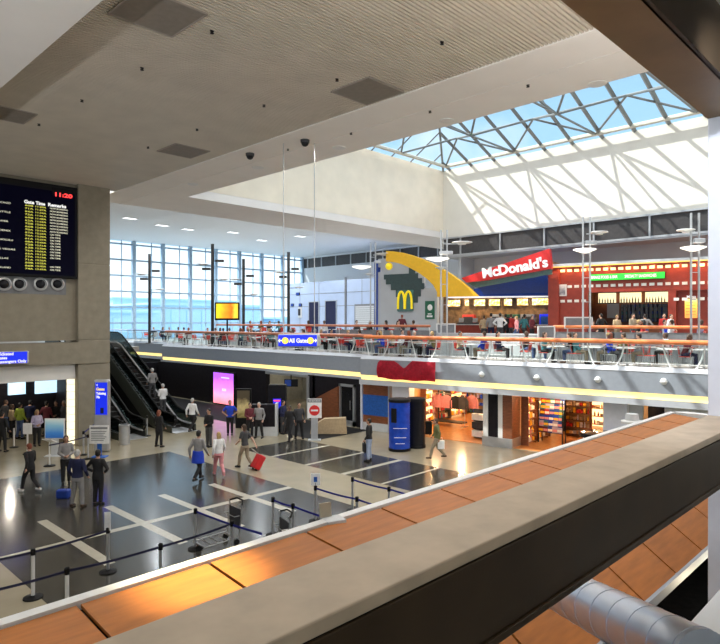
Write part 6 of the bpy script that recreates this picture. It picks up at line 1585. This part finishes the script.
# ---- people standing at the counters
for i, (px, d, a, kd, sh_, tr, hc_, h_, lab) in enumerate([
    (484, -0.2, 15, 'stand_wide', 'tan_cloth', 'charcoal', 'hair_brown', 1.66, 'person in tan top queueing at the burger counter, leftmost of the queue'),
    (491, -0.3, 10, 'stand_wide', 'grey_cloth', 'navy', 'hair_black', 1.80, 'person in grey shirt queueing at the burger counter'),
    (500, -0.5, 20, 'akimbo', 'white_cloth', 'charcoal', 'hair_black', 1.80, 'person in white top queueing at the burger counter'),
    (505.5, 0.2, -10, 'stand_wide', 'black_cloth', 'black_cloth', 'hair_black', 1.74, 'person in black jacket between white and red tops at the counter'),
    (511, 0.4, 30, 'hands_front', 'red_shirt', 'charcoal', 'hair_brown', 1.76, 'person in red top at the burger counter'),
    (524, 0.2, 60, 'walk', 'teal_cloth', 'charcoal', 'hair_black', 1.72, 'person in teal top at the right end of the burger counter'),
    (517, -1.4, -60, 'walk', 'pink_cloth', 'jeans', 'hair_blond', 1.60, 'person in pink top walking before the burger counter'),
    (532, -0.3, 140, 'hands_front', 'maroon', 'black_cloth', 'hair_brown', 1.66, 'person in maroon top near the blue-lit right side of the counter'),
    (601, -0.9, -20, 'akimbo', 'black_cloth', 'black_cloth', 'hair_black', 1.72, 'person in black standing at the left of the red bar'),
    (617, -0.5, 170, 'hands_front', 'tan_cloth', 'khaki', 'hair_blond', 1.64, 'person in tan top before the bar fridge'),
    (633, -0.8, 160, 'hands_front', 'khaki', 'charcoal', 'hair_black', 1.70, 'person in khaki top before the dark bottle rack'),
    (645, -0.4, 20, 'akimbo', 'grey_cloth', 'jeans', 'hair_black', 1.68, 'person in grey top at the bar with hands on hips'),
    (664, -0.8, 190, 'hands_front', 'red_shirt', 'charcoal', 'hair_black', 1.70, 'person in red top at the right end of the bar'),
    (671, -0.7, 150, 'stand_wide', 'white_cloth', 'charcoal', 'hair_brown', 1.66, 'person in white top just left of the yellow menu board'),
    (402, -0.6, 10, 'stand_wide', 'maroon', 'charcoal', 'hair_auburn', 1.74, 'person with auburn hair and maroon top below the double-arch emblem')]):
    p = FS.W(FS.x(px, d), d, UZ)
    person(kd, p, a, lab, sh_, tr, 'black_cloth', SK[i % 3], hc_, 'short', h=h_, hi=False, grp='people standing in the food court')
# ================================================================== LIGHT
w = bpy.data.worlds.new('world'); sc.world = w; w.use_nodes = True
nt = w.node_tree; bg = nt.nodes['Background']
tc = nt.nodes.new('ShaderNodeTexCoord'); sp = nt.nodes.new('ShaderNodeSeparateXYZ'); rp = nt.nodes.new('ShaderNodeValToRGB')
cn = nt.nodes.new('ShaderNodeTexNoise'); cn.inputs['Scale'].default_value = 5.0; cn.inputs['Detail'].default_value = 5.0
mx = nt.nodes.new('ShaderNodeMix'); mx.data_type = 'RGBA'; cr = nt.nodes.new('ShaderNodeValToRGB')
cr.color_ramp.elements[0].position = 0.52; cr.color_ramp.elements[1].position = 0.72; cr.color_ramp.elements[1].color = (0.6, 0.6, 0.6, 1)
els = rp.color_ramp.elements
for p_ in (0.1, 0.25, 0.4, 0.6): els.new(p_)
for e_, (p_, c_) in zip(els, [(0.0, (1.1, 1.12, 1.13)), (0.13, (0.80, 0.88, 0.94)), (0.27, (0.31, 0.50, 0.66)), (0.42, (0.27, 0.45, 0.64)), (0.62, (1.5, 1.55, 1.6)), (1.0, (2.1, 2.1, 2.1))]): e_.position = p_; e_.color = c_+(1,)
nt.links.new(tc.outputs['Generated'], sp.inputs[0]); nt.links.new(sp.outputs['Z'], rp.inputs['Fac']); nt.links.new(tc.outputs['Generated'], cn.inputs['Vector'])
nt.links.new(cn.outputs['Fac'], cr.inputs['Fac']); nt.links.new(cr.outputs['Color'], mx.inputs[0]); nt.links.new(rp.outputs['Color'], mx.inputs[6]); mx.inputs[7].default_value = (0.75, 0.77, 0.8, 1)
nt.links.new(mx.outputs[2], bg.inputs['Color']); bg.inputs['Strength'].default_value = 1.0
sl = bpy.data.lights.new('sun', 'SUN'); sl.energy = 4.2; sl.angle = rad(0.6); sl.color = (1.0, 0.95, 0.86)
so = bpy.data.objects.new('sun', sl); COL.objects.link(so)
so.rotation_euler = Vector((0.5, -0.72, -1.0)).to_track_quat('-Z', 'Y').to_euler()
def lamp(kind, loc, e, col=(1, 0.9, 0.75), r=0.15, spot=150, to=None):
    l = bpy.data.lights.new('lamp', kind); l.energy = e; l.color = col
    if kind in ('POINT', 'SPOT'): l.shadow_soft_size = r
    if kind == 'SPOT': l.spot_size = rad(spot); l.spot_blend = 0.6
    o = bpy.data.objects.new('lamp', l); COL.objects.link(o); o.location = loc
    if to is not None: o.rotation_euler = (Vector(to)-Vector(loc)).to_track_quat('-Z', 'Y').to_euler()
    return o
for x in (6.5, 11.0):
    for y in (2.5, 9, 16, 23):
        lamp('SPOT', (x, y, CZ-0.1), 230, (1, 0.93, 0.82), 0.12, 150, (x, y, 0))  # spots added under the slats as general fill light
for y in (4, 10, 16, 22, 28):
    lamp('SPOT', (14.9, y, CZ-0.1), 230, (1, 0.93, 0.84), 0.12, 150, (14.9, y, 0))
for x, y in ((22, 36), (30, 36), (40, 36), (24, 46), (34, 46), (44, 46), (28, 55), (40, 55)):
    lamp('SPOT', (x, y, 13.8), 1300, (0.9, 0.95, 1.0), 0.2, 150, (x, y, 0))
for u in (3.2, 6.0, 9.5, 12.6):                       # shop ceilings
    for d in (1.6, 4.5, 7.6):
        p = FC.W(u, SD+d, 2.45); lamp('POINT', p, 90, (1.0, 0.66, 0.34), 0.08)
for x, y in ((9.5, 33), (5, 33)): lamp('POINT', (x, y, 3.1), 60, (1, 0.9, 0.75), 0.08)
for y in (26, 29.5, 33): lamp('POINT', (26.5, y, 2.4), 35, (1, 0.92, 0.8), 0.08)
p = at_z(196, 572, EYE-2.3); lamp('SPOT', (p.x+0.6, p.y+1.0, 10.5), 5500, (1.0, 0.84, 0.50), 0.25, 11, p)   # narrow spot added to make the bright patch on the wood roof
for x in (1, 4, 7, 10, 13): lamp('SPOT', (x, 1.7, 8.75), 190, (1, 0.94, 0.86), 0.1, 130, (x+2.5, 9, 11.9))      # unseen spots added on the beam to brighten the slats
for y in (5, 11, 17, 23): lamp('SPOT', (-5.6, y, 7.5), 420, (0.95, 0.97, 1.0), 0.1, 120, (1.5, y, 11.45))  # unseen spots added by the end wall to whiten the bulkhead
lamp('SPOT', (5.2, 0.6, 8.3), 200, (0.80, 0.87, 1.0), 0.1, 100, (7.6, 1.7, 6.0))  # unseen cool spot added to brighten the gallery column
lamp('SPOT', (9, 0.0, 8.3), 50, (1.0, 0.85, 0.65), 0.1, 140, (9, 1.0, 0))
lamp('SPOT', (3, -1.0, 8.3), 90, (1.0, 0.85, 0.65), 0.1, 140, (3.5, 0.6, 0))
lamp('POINT', (10.5, 2.4, 1.6), 40, (1.0, 0.85, 0.6), 0.1)
vs = sc.view_settings; vs.view_transform = 'Standard'; vs.look = 'None'; vs.gamma = 1.0; vs.use_curve_mapping = False
vs.exposure = 0.75
sc.cycles.use_denoising = True
try: sc.cycles.denoiser = 'OPENIMAGEDENOISE'
except Exception: pass
sc.cycles.max_bounces = 8; sc.cycles.diffuse_bounces = 4; sc.cycles.transparent_max_bounces = 16
sc.cycles.sample_clamp_indirect = 6.0; sc.cycles.caustics_reflective = False; sc.cycles.caustics_refractive = False
